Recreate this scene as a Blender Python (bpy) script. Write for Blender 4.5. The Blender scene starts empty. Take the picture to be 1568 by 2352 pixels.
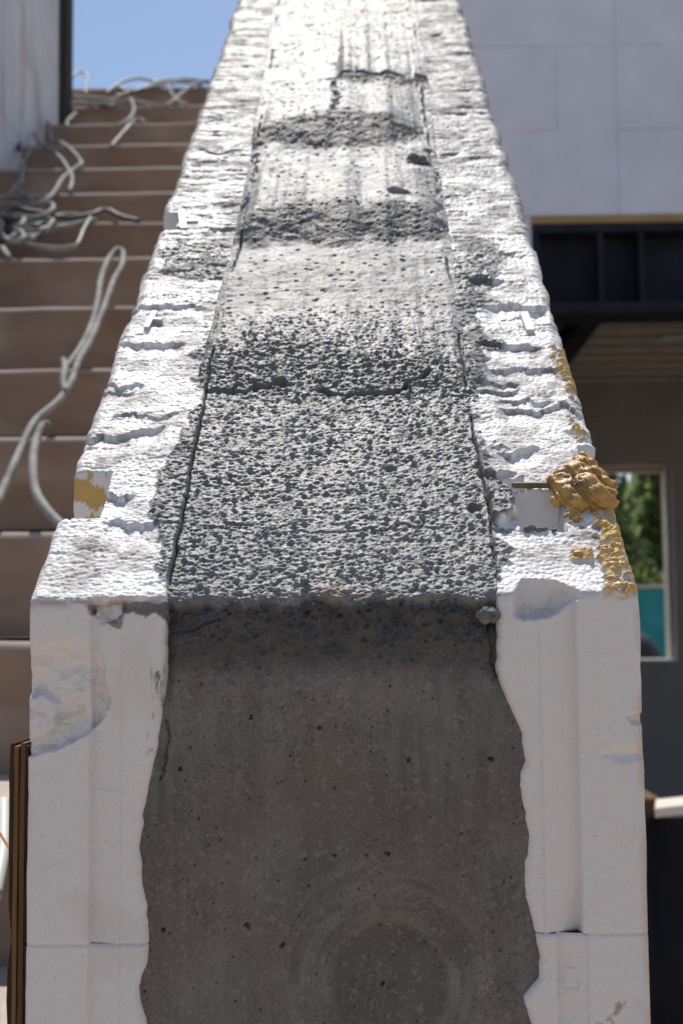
import bpy, bmesh, math, random
import numpy as np
from mathutils import Vector, Matrix

# ------------------------------------------------------------------ camera, sky, sun, exposure
SC = bpy.context.scene
COL = SC.collection
FPX = 3178.0                       # focal length in units of a 1568 px wide picture
PITCH, YAW, ROLL = .0876, -.01765, -.00892
CAM = np.array([.01575, -.64824, -.01717])
A = math.atan(.74685)              # slope of the wall's top
G = -1.38                          # ground level (the wall's front top edge is z = 0)

def cam_basis():
    f = np.array([math.sin(YAW)*math.cos(PITCH), math.cos(YAW)*math.cos(PITCH), math.sin(PITCH)])
    r = np.cross(f, [0, 0, 1.]); r /= np.linalg.norm(r); u = np.cross(r, f)
    return math.cos(ROLL)*r+math.sin(ROLL)*u, -math.sin(ROLL)*r+math.cos(ROLL)*u, f
CR, CU, CF = cam_basis()
cam = bpy.data.cameras.new('camera')
cam_o = bpy.data.objects.new('camera', cam); COL.objects.link(cam_o)
cam.sensor_fit = 'HORIZONTAL'; cam.sensor_width = 14.8; cam.lens = FPX/1568*14.8
cam.clip_start = .05; cam.clip_end = 2000
m = Matrix((CR, CU, -CF)).transposed().to_4x4(); m.translation = Vector(CAM); cam_o.matrix_world = m
cam.dof.use_dof = True; cam.dof.focus_distance = .72; cam.dof.aperture_fstop = 9
SC.camera = cam_o

SUN_EL, SUN_AZ = math.radians(61), math.radians(9)      # azimuth towards -x from +y
w = bpy.data.worlds.new('World'); SC.world = w; w.use_nodes = True
nt = w.node_tree; bg = nt.nodes['Background']
sky = nt.nodes.new('ShaderNodeTexSky'); sky.sky_type = 'NISHITA'; sky.sun_disc = False
sky.sun_elevation = SUN_EL; sky.sun_rotation = SUN_AZ
sky.air_density = 1.0; sky.dust_density = .6; sky.ozone_density = 1.6
nt.links.new(sky.outputs[0], bg.inputs[0]); bg.inputs[1].default_value = .132
sun = bpy.data.lights.new('sun', 'SUN'); sun.energy = 5.0; sun.angle = math.radians(.53); sun.color = (1, .95, .88)
sun_o = bpy.data.objects.new('sun', sun); COL.objects.link(sun_o)
SDIR = Vector((-math.sin(SUN_AZ)*math.cos(SUN_EL), math.cos(SUN_AZ)*math.cos(SUN_EL), math.sin(SUN_EL)))
sun_o.rotation_euler = SDIR.to_track_quat('Z', 'Y').to_euler(); sun_o.location = (0, 0, 30)
SC.view_settings.view_transform = 'Standard'; SC.view_settings.look = 'None'
SC.view_settings.gamma = 1; SC.view_settings.use_curve_mapping = False
SC.view_settings.exposure = -.12

# ------------------------------------------------------------------ measuring helpers
def ray(px, py):
    d = CF + CR*((px-784)/FPX) - CU*((py-1176)/FPX)
    return d/np.linalg.norm(d)
def on_y(px, py, Y):
    d = ray(px, py); return CAM + d*((Y-CAM[1])/d[1])
def surf(px, py):
    """point of the photograph -> (x, s) on the wall: s > 0 metres up the slope, s < 0 height down the front face"""
    d = ray(px, py); n = np.array([0, -math.sin(A), math.cos(A)])
    dn = d@n
    if abs(dn) > 1e-9:
        t = -(CAM@n)/dn
        P = CAM+d*t; s = P[1]/math.cos(A)
        if t > 0 and s > 0: return P[0], s
    P = on_y(px, py, 0.); return P[0], P[2]
def S(*pts): return np.array([surf(*p) for p in pts])

# ------------------------------------------------------------------ noise
def _h(ix, iy, seed):
    n = (ix.astype(np.int64)*374761393 + iy.astype(np.int64)*668265263 + seed*974711) & 0xffffffff
    n = ((n ^ (n >> 13))*1274126177) & 0xffffffff
    n = ((n ^ (n >> 16))*2246822519) & 0xffffffff
    return ((n ^ (n >> 15)) & 0xffffff)/float(0xffffff)
def vn(x, y, seed=0):
    ix, iy = np.floor(x), np.floor(y); fx, fy = x-ix, y-iy
    fx = fx*fx*(3-2*fx); fy = fy*fy*(3-2*fy)
    a, b = _h(ix, iy, seed), _h(ix+1, iy, seed); c, d = _h(ix, iy+1, seed), _h(ix+1, iy+1, seed)
    return (a+(b-a)*fx)*(1-fy)+(c+(d-c)*fx)*fy
def fbm(x, y, seed=0, o=4, gain=.5):
    r = 0; a = 1; t = 0
    for i in range(o):
        r = r+a*vn(x, y, seed+i*17); t += a; a *= gain; x = x*2.03+5.1; y = y*2.03+1.7
    return r/t
def worley(x, y, seed=0):
    ix, iy = np.floor(x), np.floor(y)
    f1 = np.full(x.shape, 9.); f2 = f1.copy(); idn = np.zeros(x.shape)
    for dx in (-1, 0, 1):
        for dy in (-1, 0, 1):
            cx, cy = ix+dx, iy+dy
            d = np.hypot(cx+_h(cx, cy, seed)-x, cy+_h(cx, cy, seed+7)-y)
            k = d < f1
            f2 = np.where(k, f1, np.minimum(f2, d)); idn = np.where(k, _h(cx, cy, seed+13), idn); f1 = np.where(k, d, f1)
    return f1, f2, idn
def sst(a, b, x):
    t = np.clip((x-a)/(b-a), 0, 1); return t*t*(3-2*t)
def sdf(x, y, P):
    d = np.full(x.shape, 1e9); ins = np.zeros(x.shape, bool); n = len(P)
    for i in range(n):
        ax, ay = P[i]; bx, by = P[(i+1) % n]
        ex, ey = bx-ax, by-ay; wx, wy = x-ax, y-ay
        t = np.clip((wx*ex+wy*ey)/(ex*ex+ey*ey+1e-18), 0, 1)
        d = np.minimum(d, (wx-ex*t)**2+(wy-ey*t)**2)
        c = ((ay > y) != (by > y))
        ins ^= c & (x < ex*(y-ay)/(ey if abs(ey) > 1e-12 else 1e-12)+ax)
    return np.where(ins, np.sqrt(d), -np.sqrt(d))
def region(x, s, P, soft=.001, rag=.003, freq=180, seed=1, near=None):
    """ragged soft mask of a patch given by a polygon on the wall"""
    out = np.zeros(x.shape); pad = soft+rag*2
    k = (x > P[:, 0].min()-pad) & (x < P[:, 0].max()+pad) & (s > P[:, 1].min()-pad) & (s < P[:, 1].max()+pad)
    if not k.any(): return out
    xx, ss = x[k], s[k]
    d = sdf(xx, ss, P) + rag*(fbm(xx*freq, ss*freq, seed, 3)-.5)*2
    out[k] = sst(-soft, soft, d); return out

# ------------------------------------------------------------------ objects
def link(o, parent=None):
    COL.objects.link(o)
    if parent: o.parent = parent
    return o
def tag(o, label=None, cat=None, group=None, kind=None):
    if label: o['label'] = label
    if cat: o['category'] = cat
    if group: o['group'] = group
    if kind: o['kind'] = kind
    return o
def empty(name, loc, label, cat, group=None):
    o = bpy.data.objects.new(name, None); o.empty_display_size = .1; o.location = loc; COL.objects.link(o)
    return tag(o, label, cat, group)
def add(name, me, mat=None, parent=None):
    """link a mesh given in world coordinates; under a parent it keeps its world place"""
    if mat and not me.materials: me.materials.append(mat)
    o = bpy.data.objects.new(name, me); COL.objects.link(o)
    if parent:
        o.parent = parent
        o.matrix_parent_inverse = Matrix.Translation(-Vector(parent.location))
    return o
def from_bm(bm, name, smooth=False):
    me = bpy.data.meshes.new(name); bmesh.ops.recalc_face_normals(bm, faces=bm.faces[:]); bm.to_mesh(me); bm.free()
    if smooth:
        me.polygons.foreach_set('use_smooth', np.ones(len(me.polygons), bool))
    return me
def box_bm(bm, lo, hi, bevel=0, rot=None, seg=1):
    c = [(a+b)/2 for a, b in zip(lo, hi)]; d = [b-a for a, b in zip(lo, hi)]
    r = bmesh.ops.create_cube(bm, size=1)
    vs = r['verts']
    for v in vs: v.co = Vector((v.co.x*d[0], v.co.y*d[1], v.co.z*d[2]))
    if bevel:
        es = list({e for v in vs for e in v.link_edges})
        rb = bmesh.ops.bevel(bm, geom=es, offset=bevel, segments=seg, affect='EDGES', profile=.5)
        vs = list(set(rb['verts']) | {v for v in vs if v.is_valid})
    for v in vs:
        co = v.co.copy()
        if rot: co = rot @ co
        v.co = co+Vector(c)
    return vs
def box(name, lo, hi, mat, parent=None, bevel=0, rot=None, seg=1):
    bm = bmesh.new(); box_bm(bm, lo, hi, bevel, rot, seg); return add(name, from_bm(bm, name), mat, parent)
def poly_tube(pts, r, sub=6, seg=8, rfun=None):
    """smooth round tube through points"""
    P = [Vector(p) for p in pts]; Q = []
    n = len(P)
    for i in range(n-1):
        p0, p1, p2, p3 = P[max(i-1, 0)], P[i], P[i+1], P[min(i+2, n-1)]
        for k in range(sub):
            t = k/sub
            Q.append(.5*((2*p1)+(p2-p0)*t+(2*p0-5*p1+4*p2-p3)*t*t+(3*p1-p0-3*p2+p3)*t**3))
    Q.append(P[-1])
    bm = bmesh.new(); rings = []; up = Vector((0, 0, 1)); prev = None
    for i, q in enumerate(Q):
        t = (Q[min(i+1, len(Q)-1)]-Q[max(i-1, 0)]).normalized()
        if prev is None: a = t.orthogonal().normalized()
        else: a = (prev-t*prev.dot(t)).normalized()
        prev = a; b = t.cross(a); rr = r*(rfun(i/(len(Q)-1)) if rfun else 1)
        rings.append([bm.verts.new(q+(a*math.cos(2*math.pi*k/seg)+b*math.sin(2*math.pi*k/seg))*rr) for k in range(seg)])
    for i in range(len(rings)-1):
        for k in range(seg):
            bm.faces.new((rings[i][k], rings[i][(k+1) % seg], rings[i+1][(k+1) % seg], rings[i+1][k]))
    bm.faces.new(rings[0][::-1]); bm.faces.new(rings[-1])
    return bm
def grid_mesh(name, V, col=None, attrs=None):
    R, C = V.shape[:2]
    me = bpy.data.meshes.new(name); me.vertices.add(R*C)
    me.vertices.foreach_set('co', V.reshape(-1).astype(np.float32))
    i = np.arange(R*C).reshape(R, C)
    q = np.stack([i[:-1, :-1], i[:-1, 1:], i[1:, 1:], i[1:, :-1]], -1).reshape(-1, 4)
    me.loops.add(q.size); me.loops.foreach_set('vertex_index', q.reshape(-1).astype(np.int32))
    me.polygons.add(len(q)); me.polygons.foreach_set('loop_start', np.arange(0, q.size, 4, dtype=np.int32))
    me.polygons.foreach_set('loop_total', np.full(len(q), 4, np.int32))
    me.polygons.foreach_set('use_smooth', np.ones(len(q), bool))
    me.update(calc_edges=True)
    if col is not None:
        a = me.attributes.new('tint', 'FLOAT_COLOR', 'POINT')
        c4 = np.concatenate([col, np.ones(col.shape[:2]+(1,))], -1)
        a.data.foreach_set('color', c4.reshape(-1).astype(np.float32))
    for k, v in (attrs or {}).items():
        a = me.attributes.new(k, 'FLOAT', 'POINT'); a.data.foreach_set('value', v.reshape(-1).astype(np.float32))
    return me

# ------------------------------------------------------------------ materials
def mat(name):
    mt = bpy.data.materials.new(name); mt.use_nodes = True
    return mt, mt.node_tree.nodes, mt.node_tree.links, mt.node_tree.nodes['Principled BSDF']
def noise_mat(name, c1, c2, scale=20, rough=.8, bump=.2, dist=.002, spec=.3, stretch=(1, 1, 1), detail=6, c3=None, s3=3, lo=.35, hi=.65, metal=0):
    mt, N, L, b = mat(name)
    tc = N.new('ShaderNodeTexCoord'); mp = N.new('ShaderNodeMapping'); mp.inputs['Scale'].default_value = stretch
    L.new(tc.outputs['Object'], mp.inputs[0])
    n = N.new('ShaderNodeTexNoise'); n.inputs['Scale'].default_value = scale; n.inputs['Detail'].default_value = detail
    L.new(mp.outputs[0], n.inputs['Vector'])
    r = N.new('ShaderNodeValToRGB'); r.color_ramp.elements[0].color = (*c1, 1); r.color_ramp.elements[1].color = (*c2, 1)
    r.color_ramp.elements[0].position = lo; r.color_ramp.elements[1].position = hi
    L.new(n.outputs['Fac'], r.inputs[0]); out = r.outputs[0]
    if c3:
        n2 = N.new('ShaderNodeTexNoise'); n2.inputs['Scale'].default_value = s3; n2.inputs['Detail'].default_value = 5
        L.new(mp.outputs[0], n2.inputs['Vector'])
        mr = N.new('ShaderNodeMapRange'); mr.inputs[1].default_value = .5; mr.inputs[2].default_value = .75
        L.new(n2.outputs['Fac'], mr.inputs[0])
        mx = N.new('ShaderNodeMix'); mx.data_type = 'RGBA'; L.new(mr.outputs[0], mx.inputs[0]); L.new(out, mx.inputs[6])
        mx.inputs[7].default_value = (*c3, 1); out = mx.outputs[2]
    L.new(out, b.inputs['Base Color']); b.inputs['Roughness'].default_value = rough
    b.inputs['Specular IOR Level'].default_value = spec; b.inputs['Metallic'].default_value = metal
    if bump:
        bp = N.new('ShaderNodeBump'); bp.inputs['Strength'].default_value = bump; bp.inputs['Distance'].default_value = dist
        L.new(n.outputs['Fac'], bp.inputs['Height']); L.new(bp.outputs[0], b.inputs['Normal'])
    return mt

def wall_mat():
    """colour, roughness and cement share come from the mesh; bead outlines, grain and fine relief are procedural"""
    mt, N, L, b = mat('foam_and_cement')
    at = N.new('ShaderNodeAttribute'); at.attribute_name = 'tint'
    ce = N.new('ShaderNodeAttribute'); ce.attribute_name = 'cement'
    ro = N.new('ShaderNodeAttribute'); ro.attribute_name = 'gloss'
    tc = N.new('ShaderNodeTexCoord')
    vo = N.new('ShaderNodeTexVoronoi'); vo.feature = 'DISTANCE_TO_EDGE'; vo.inputs['Scale'].default_value = 300
    L.new(tc.outputs['Object'], vo.inputs['Vector'])
    ed = N.new('ShaderNodeMapRange'); ed.inputs[1].default_value = 0; ed.inputs[2].default_value = .12
    L.new(vo.outputs['Distance'], ed.inputs[0])
    n1 = N.new('ShaderNodeTexNoise'); n1.inputs['Scale'].default_value = 900; n1.inputs['Detail'].default_value = 5
    L.new(tc.outputs['Object'], n1.inputs['Vector'])
    n2 = N.new('ShaderNodeTexNoise'); n2.inputs['Scale'].default_value = 60; n2.inputs['Detail'].default_value = 4
    L.new(tc.outputs['Object'], n2.inputs['Vector'])
    def mth(op, a, c=None, v=None):
        x = N.new('ShaderNodeMath'); x.operation = op
        for i, q in enumerate((a, c)):
            if q is None: continue
            if isinstance(q, (int, float)): x.inputs[i].default_value = q
            else: L.new(q, x.inputs[i])
        return x.outputs[0]
    inv = mth('SUBTRACT', 1., ce.outputs['Fac'])
    # bead outline darkens foam a little where noise lets it
    line = mth('MULTIPLY', mth('SUBTRACT', 1., ed.outputs[0]), mth('MULTIPLY', inv, .055))
    line = mth('MULTIPLY', line, n2.outputs['Fac'])
    grain = mth('MULTIPLY', mth('SUBTRACT', n1.outputs['Fac'], .5), mth('MULTIPLY', ce.outputs['Fac'], .9))
    fac = mth('ADD', mth('SUBTRACT', 1., line), grain)
    vm = N.new('ShaderNodeVectorMath'); vm.operation = 'SCALE'
    L.new(at.outputs['Color'], vm.inputs[0]); L.new(fac, vm.inputs['Scale'])
    L.new(vm.outputs[0], b.inputs['Base Color'])
    L.new(ro.outputs['Fac'], b.inputs['Roughness']); b.inputs['Specular IOR Level'].default_value = .28
    hgt = mth('ADD', mth('MULTIPLY', mth('MULTIPLY', ed.outputs[0], inv), .35), mth('MULTIPLY', n1.outputs['Fac'], mth('ADD', .25, mth('MULTIPLY', ce.outputs['Fac'], .9))))
    bp = N.new('ShaderNodeBump'); bp.inputs['Strength'].default_value = .55; bp.inputs['Distance'].default_value = .0005
    L.new(hgt, bp.inputs['Height']); L.new(bp.outputs[0], b.inputs['Normal'])
    return mt
M = {}
M['wall'] = wall_mat()
M['ground'] = noise_mat('dusty_ground', (.36, .27, .195), (.44, .345, .26), 6, .95, .3, .02, .2, c3=(.30, .225, .16), s3=.8)
M['step'] = noise_mat('brown_step_board', (.27, .185, .13), (.34, .235, .17), 9, .75, .12, .002, .25, stretch=(1, 1, 2), c3=(.44, .34, .265), s3=5)
M['dust_glint'] = noise_mat('dust_and_nosing_glint', (.42, .35, .3), (.5, .43, .37), 14, .9, .3, .004, .2, c3=(.3, .24, .2), s3=3)
M['foam_wall'] = noise_mat('dusty_white_foam', (.70, .72, .80), (.77, .79, .87), 5, .9, .15, .002, .2, c3=(.66, .67, .72), s3=1.6)
M['foam_drip'] = noise_mat('stained_white_foam', (.66, .67, .69), (.74, .74, .74), 5, .85, .15, .002, .2, stretch=(1, 2.2, .8), c3=(.5, .44, .39), s3=4)
M['dark_wood'] = noise_mat('weathered_dark_timber', (.05, .045, .04), (.08, .072, .065), 30, .85, .3, .003, .2, stretch=(1, 1, .1))
M['plate'] = noise_mat('yellow_timber_plate', (.33, .22, .08), (.42, .29, .12), 12, .8, .2, .003, .3, stretch=(.3, 1, 1))
M['steel'] = noise_mat('dark_primed_steel', (.017, .019, .029), (.026, .029, .046), 6, .7, .1, .001, .15, c3=(.018, .015, .014), s3=2)
M['deck'] = noise_mat('galvanised_deck', (.30, .265, .225), (.38, .34, .29), 8, .5, .1, .001, .5, metal=.3)
M['plaster'] = noise_mat('grey_interior_wall', (.32, .292, .265), (.37, .338, .31), 3, .95, .1, .003, .2)
M['frame'] = noise_mat('pale_window_reveal', (.45, .43, .39), (.52, .50, .46), 10, .8, .1, .002, .3)
M['teal'] = noise_mat('teal_fence_cloth', (.02, .23, .26), (.03, .29, .32), 4, .7, .1, .003, .3)
M['dark'] = noise_mat('black_plastic', (.018, .019, .023), (.03, .031, .037), 5, .55, .2, .01, .4)
M['tarp'] = noise_mat('dark_navy_tarpaulin', (.010, .011, .014), (.018, .019, .023), 4, .8, .3, .02, .15)
M['plank'] = noise_mat('pale_planed_board', (.62, .54, .45), (.72, .65, .56), 10, .7, .15, .002, .3, stretch=(.15, 2, 2))
M['cable'] = noise_mat('dusty_grey_cable', (.24, .24, .225), (.36, .36, .34), 40, .75, .3, .001, .2, c3=(.13, .13, .125), s3=14)
M['cable_dark'] = noise_mat('dusty_black_cable', (.035, .037, .038), (.08, .08, .08), 30, .55, .2, .001, .4, c3=(.2, .2, .195), s3=8)
M['tie'] = noise_mat('white_plastic', (.50, .50, .49), (.62, .62, .61), 40, .5, .1, .0005, .5)
M['bead'] = noise_mat('white_foam_bead', (.82, .82, .81), (.87, .87, .86), 200, .6, .1, .0003, .3)
M['rust'] = noise_mat('rusty_rod', (.13, .085, .045), (.2, .135, .075), 300, .6, .4, .0005, .4)
M['yfoam'] = noise_mat('weathered_yellow_spray_foam', (.42, .215, .045), (.60, .35, .10), 90, .5, .6, .0012, .4, c3=(.20, .13, .07), s3=110)
M['crumb'] = noise_mat('grey_concrete_crumb', (.12, .12, .12), (.2, .2, .195), 200, .8, .4, .0006, .4)
M['ply_a'] = noise_mat('plywood_ply_tan', (.17, .088, .034), (.24, .13, .055), 40, .8, .3, .001, .3, stretch=(2, 2, .06))
M['ply_b'] = noise_mat('plywood_ply_brown', (.10, .052, .02), (.16, .085, .035), 50, .85, .4, .001, .3, stretch=(2, 2, .06))
M['ply_c'] = noise_mat('plywood_ply_dark', (.035, .02, .010), (.07, .042, .022), 60, .9, .5, .001, .2, stretch=(2, 2, .08))
M['pipe'] = noise_mat('pale_plastic_pipe', (.55, .57, .56), (.62, .64, .62), 9, .5, .05, .001, .5)
M['splinter'] = noise_mat('orange_wood', (.45, .2, .06), (.55, .28, .1), 80, .7, .2, .001, .3)
M['bark'] = noise_mat('bark', (.10, .08, .06), (.16, .13, .10), 20, .9, .5, .02, .2, stretch=(1, 1, .3))
for i, (a, c) in enumerate((((.07, .10, .035), (.11, .14, .05)), ((.085, .115, .04), (.12, .14, .055)), ((.12, .12, .03), (.18, .16, .045)))):
    M['leaf%d' % i] = lm = noise_mat('foliage_%d' % i, a, c, 3, .6, 0, .001, .3)
    N_, L_ = lm.node_tree.nodes, lm.node_tree.links
    tr = N_.new('ShaderNodeBsdfTranslucent'); ms = N_.new('ShaderNodeMixShader'); ms.inputs[0].default_value = .5
    src = N_['Principled BSDF'].inputs['Base Color'].links[0].from_socket
    hs = N_.new('ShaderNodeHueSaturation'); hs.inputs['Value'].default_value = 4.0; L_.new(src, hs.inputs['Color']); L_.new(hs.outputs[0], tr.inputs[0])
    L_.new(N_['Principled BSDF'].outputs[0], ms.inputs[1]); L_.new(tr.outputs[0], ms.inputs[2])
    L_.new(ms.outputs[0], N_['Material Output'].inputs['Surface'])

# ------------------------------------------------------------------ ground
def ground():
    n = 60
    bm = bmesh.new(); r = 900
    vs = [bm.verts.new((x, y, G)) for x, y in ((-r, -r), (r, -r), (r, r), (-r, r))]
    bm.faces.new(vs)
    o = add('ground', from_bm(bm, 'ground'), M['ground']); tag(o, 'pale dusty ground of the building site', kind='structure')
ground()

# ------------------------------------------------------------------ the sloping foam and concrete wall
W = .143
L_SLOPE = S((383, 1362), (395, 1290), (415, 1200), (432, 1120), (440, 1060), (455, 990), (470, 900), (490, 820), (505, 760), (520, 680), (553, 560), (574, 450), (590, 360), (608, 250), (622, 150), (640, 2))
R_SLOPE = S((1142, 1362), (1138, 1290), (1125, 1180), (1112, 1100), (1098, 1050), (1082, 940), (1068, 870), (1048, 740), (1036, 650), (1017, 560), (1001, 470), (986, 350), (972, 220), (957, 100), (943, 2))
L_FRONT = S((383, 1400), (381, 1540), (372, 1640), (359, 1720), (345, 1800), (331, 1870), (326, 1960), (332, 2040), (342, 2120), (335, 2200), (320, 2270), (328, 2330), (350, 2380), (330, 2460))
R_FRONT = S((1142, 1400), (1147, 1540), (1165, 1600), (1180, 1640), (1195, 1685), (1201, 1750), (1190, 1805), (1205, 1860), (1211, 1920), (1205, 1990), (1206, 2060), (1224, 2140), (1240, 2200), (1235, 2250), (1204, 2290), (1214, 2335), (1228, 2380), (1210, 2460))
def inner(s, side):
    fr, sl = (L_FRONT, L_SLOPE) if side < 0 else (R_FRONT, R_SLOPE)
    t = np.concatenate([fr[::-1], sl]); o = np.argsort(t[:, 1]); t = t[o]
    x = np.interp(s, t[:, 1], t[:, 0])
    fine = (fbm(s*220, s*0+side*3.1, 91, 3)-.5)*.0013 + (fbm(s*60, s*0+side*9.7, 95, 2)-.5)*.003
    x = x+np.where(s < -.02, fine, fine*.55)
    return np.where(s < -.26, side*.082, x)
# rows of the surface, from the ground up the front face and on up the slope
ROWS = [np.linspace(G, -.205, 10)[:-1], np.arange(-.205, 0, .00055)]
s_, r_ = 0., []
while s_ < 2.5: r_.append(s_); s_ += .0005*(1+1.23*s_)**1.5
ROWS += [np.array(r_), np.linspace(2.52, 3.3, 12)]
ROWS = np.concatenate(ROWS)

def path(s, Rf):
    T = Rf*math.tan((math.pi/2-A)/2)
    y = np.where(s < 0, 0, s*math.cos(A)); z = np.where(s < 0, s, s*math.sin(A))
    k = np.abs(s) < T
    th = math.pi - (math.pi/2-A)*np.clip((s+T)/(2*T), 0, 1)      # angle of the outward normal
    ny, nz = np.cos(th), np.sin(th)
    y = np.where(k, Rf+Rf*ny, y); z = np.where(k, -T+Rf*nz, z)
    return y, z, ny, nz

def lips(seed, n, x0, x1, smin, smax, hmin, hmax, lmin, lmax):
    rg = random.Random(seed); out = []
    for i in range(n):
        s0 = smin+(smax-smin)*rg.random(); l = lmin+(lmax-lmin)*rg.random(); c = x0+(x1-x0)*rg.random()
        out.append((c-l/2, c+l/2, s0, hmin+(hmax-hmin)*rg.random()**2, rg.random()*100))
    return out
def apply_lips(x, s, LP):
    H = np.zeros(x.shape)
    for a, b, s0, h, sd in LP:
        k = (s > s0-.05) & (s < s0+.02) & (x > a-.004) & (x < b+.004)
        if not k.any(): continue
        xx, ss = x[k], s[k]
        e = s0+(fbm(xx*70, xx*0+sd, 5, 4, .6)-.5)*.026
        run = .012+h*4
        t = (e-ss)/run                                  # 0 at the lip, 1 where the drop has filled up again
        d = np.where(t < 0, 0, np.clip(1-t, 0, 1))*sst(-.0, .0012, e-ss)
        taper = sst(a-.004, a+.004, xx)*(1-sst(b-.004, b+.004, xx))
        H[k] -= h*d*taper
    return H

PX = lambda *p: S(*p)
POLY = dict(
    cemL=PX((462, 930), (430, 975), (398, 1030), (372, 1075), (362, 1130), (345, 1170), (362, 1205), (366, 1270), (374, 1330), (384, 1365), (480, 1365), (480, 930)),
    cemR=PX((1080, 930), (1100, 1010), (1118, 1060), (1143, 1090), (1152, 1118), (1172, 1140), (1188, 1180), (1142, 1205), (1136, 1225), (1162, 1265), (1157, 1300), (1150, 1330), (1142, 1365), (1060, 1365), (1060, 930)),
    cemR2=PX((1035, 600), (1085, 560), (1168, 578), (1136, 612), (1122, 650), (1107, 700), (1092, 770), (1156, 788), (1112, 812), (1092, 860), (1072, 892), (1040, 890), (1040, 740)),
    cemL2=PX((455, 815), (485, 770), (505, 820), (505, 905), (465, 900)),
    smL3=PX((365, 590), (420, 560), (500, 560), (530, 600), (520, 640), (430, 640), (380, 620)),
    b1=PX((465, 865), (480, 832), (600, 812), (760, 802), (900, 830), (1000, 838), (1060, 850), (1080, 905), (990, 892), (930, 905), (830, 907), (700, 892), (560, 908), (465, 903)),
    b2=PX((520, 560), (560, 532), (620, 516), (700, 505), (820, 499), (920, 502), (1000, 517), (1045, 545), (990, 555), (900, 560), (800, 570), (700, 566), (600, 562)),
    b3=PX((490, 348), (560, 321), (620, 313), (700, 306), (830, 299), (960, 306), (992, 322), (900, 335), (800, 350), (720, 356), (640, 346), (560, 352)),
    b4=PX((770, 200), (800, 189), (900, 187), (1010, 184), (1085, 201), (1060, 206), (1000, 195), (860, 203), (800, 206)),
    flake=PX((1120, 1120), (1150, 1120), (1172, 1145), (1192, 1183), (1150, 1200), (1120, 1190)),
    yel1=PX((1352, 1165), (1412, 1165), (1427, 1220), (1442, 1290), (1460, 1345), (1466, 1372), (1438, 1372), (1396, 1370), (1388, 1345), (1378, 1300), (1370, 1240)),
    yel2=PX((1264, 795), (1300, 800), (1332, 890), (1325, 925), (1302, 900), (1280, 860)),
    yel3=PX((1298, 945), (1312, 940), (1345, 1010), (1335, 1020), (1310, 985)),
    yel4=PX((1303, 1172), (1332, 1172), (1336, 1200), (1308, 1200)), yel5=PX((1310, 1268), (1354, 1266), (1352, 1284), (1318, 1286)),
    brn1=PX((1215, 880), (1260, 862), (1330, 905), (1335, 950), (1270, 945), (1225, 915)),
    brn2=PX((1170, 990), (1230, 985), (1225, 1010), (1180, 1012)),
    brn3=PX((140, 1250), (240, 1215), (270, 1250), (230, 1300), (150, 1300)),
    brn4=PX((265, 795), (330, 775), (340, 800), (290, 835)),
    brn5=PX((205, 990), (260, 975), (250, 1010), (190, 1040)),
    stain=PX((700, 1352), (740, 1335), (820, 1335), (850, 1360), (780, 1372), (705, 1372)),
)
FR = lambda *p: np.array([on_y(*q, 0.)[[0, 2]] for q in p])
FPOLY = dict(
    gouge=FR((40, 1745), (110, 1733), (160, 1711), (205, 1682), (222, 1668), (236, 1655), (252, 1632), (256, 1600), (240, 1560), (228, 1500), (205, 1450), (150, 1480), (100, 1478), (40, 1470)),
    island=FR((40, 1600), (100, 1590), (132, 1620), (128, 1665), (95, 1700), (40, 1705)),
    smear=FR((283, 1380), (384, 1380), (384, 1428), (350, 1412), (310, 1418), (284, 1405)),
    rub=FR((345, 1540), (378, 1530), (372, 1640), (352, 1730), (345, 1730), (352, 1640)),
    torn=FR((205, 1380), (290, 1380), (288, 1410), (266, 1432), (240, 1428), (206, 1402)),
    tornb=FR((206, 1398), (240, 1425), (262, 1422), (280, 1410), (278, 1440), (250, 1440), (204, 1415)),
    dent=FR((1392, 1734), (1420, 1724), (1472, 1722), (1476, 1740), (1430, 1746)),
    chip2=FR((1438, 1645), (1490, 1636), (1490, 1668), (1450, 1664)),
    mark=FR((1405, 2325), (1428, 2300), (1436, 2305), (1415, 2335), (1390, 2345)), mark2=FR((1365, 2350), (1395, 2335), (1410, 2352), (1380, 2370)),
    emb=FR((1298, 2228), (1326, 2228), (1326, 2268), (1298, 2268)),
    box_=FR((210, 1816), (276, 1812), (276, 1856), (210, 1858)),
)
CHIP_LIP = FR((1170, 1415), (1185, 1422), (1205, 1432), (1225, 1430), (1245, 1424), (1262, 1418), (1285, 1408), (1305, 1394), (1330, 1384), (1350, 1374))
XPX = lambda px, py=1700: on_y(px, py, 0.)[0]
JL, JR = on_y(150, 2172, 0.)[2], on_y(1300, 2147, 0.)[2]         # joints between the block courses
S_TOPJ = surf(780, 197)[1]                                       # joint high up the slope

LIPS = {-1: lips(3, 46, -.14, -.08, .12, 2.4, .0005, .0026, .006, .045), 1: lips(4, 42, .08, .14, .12, 2.4, .0005, .0026, .006, .045)}
for px0, px1, py, h in ((205, 372, 992, .0035), (240, 300, 1142, .004), (250, 360, 1196, .0032), (300, 470, 705, .003), (275, 420, 785, .003), (240, 330, 880, .002)):
    a, sv = surf(px0, py); b, _ = surf(px1, py); LIPS[-1].append((a, b, sv, h, py*.37))
for px0, px1, py, h in ((1150, 1230, 1028, .004), (1110, 1180, 1082, .004), (1100, 1230, 790, .0032), (1080, 1150, 640, .004), (1120, 1250, 705, .004), (1150, 1330, 932, .003)):
    a, sv = surf(px0, py); b, _ = surf(px1, py); LIPS[1].append((a, b, sv, h, py*.37))

FOAM, GREY, PALE = np.array([.77, .725, .685]), np.array([.175, .172, .166]), np.array([.36, .352, .34])
YEL, BRN, GRIME_SHADE = np.array([.60, .36, .09]), np.array([.42, .335, .26]), np.array([.20, .195, .185])
def mixc(c, k, m): return c*(1-m[..., None])+k*m[..., None]

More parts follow.
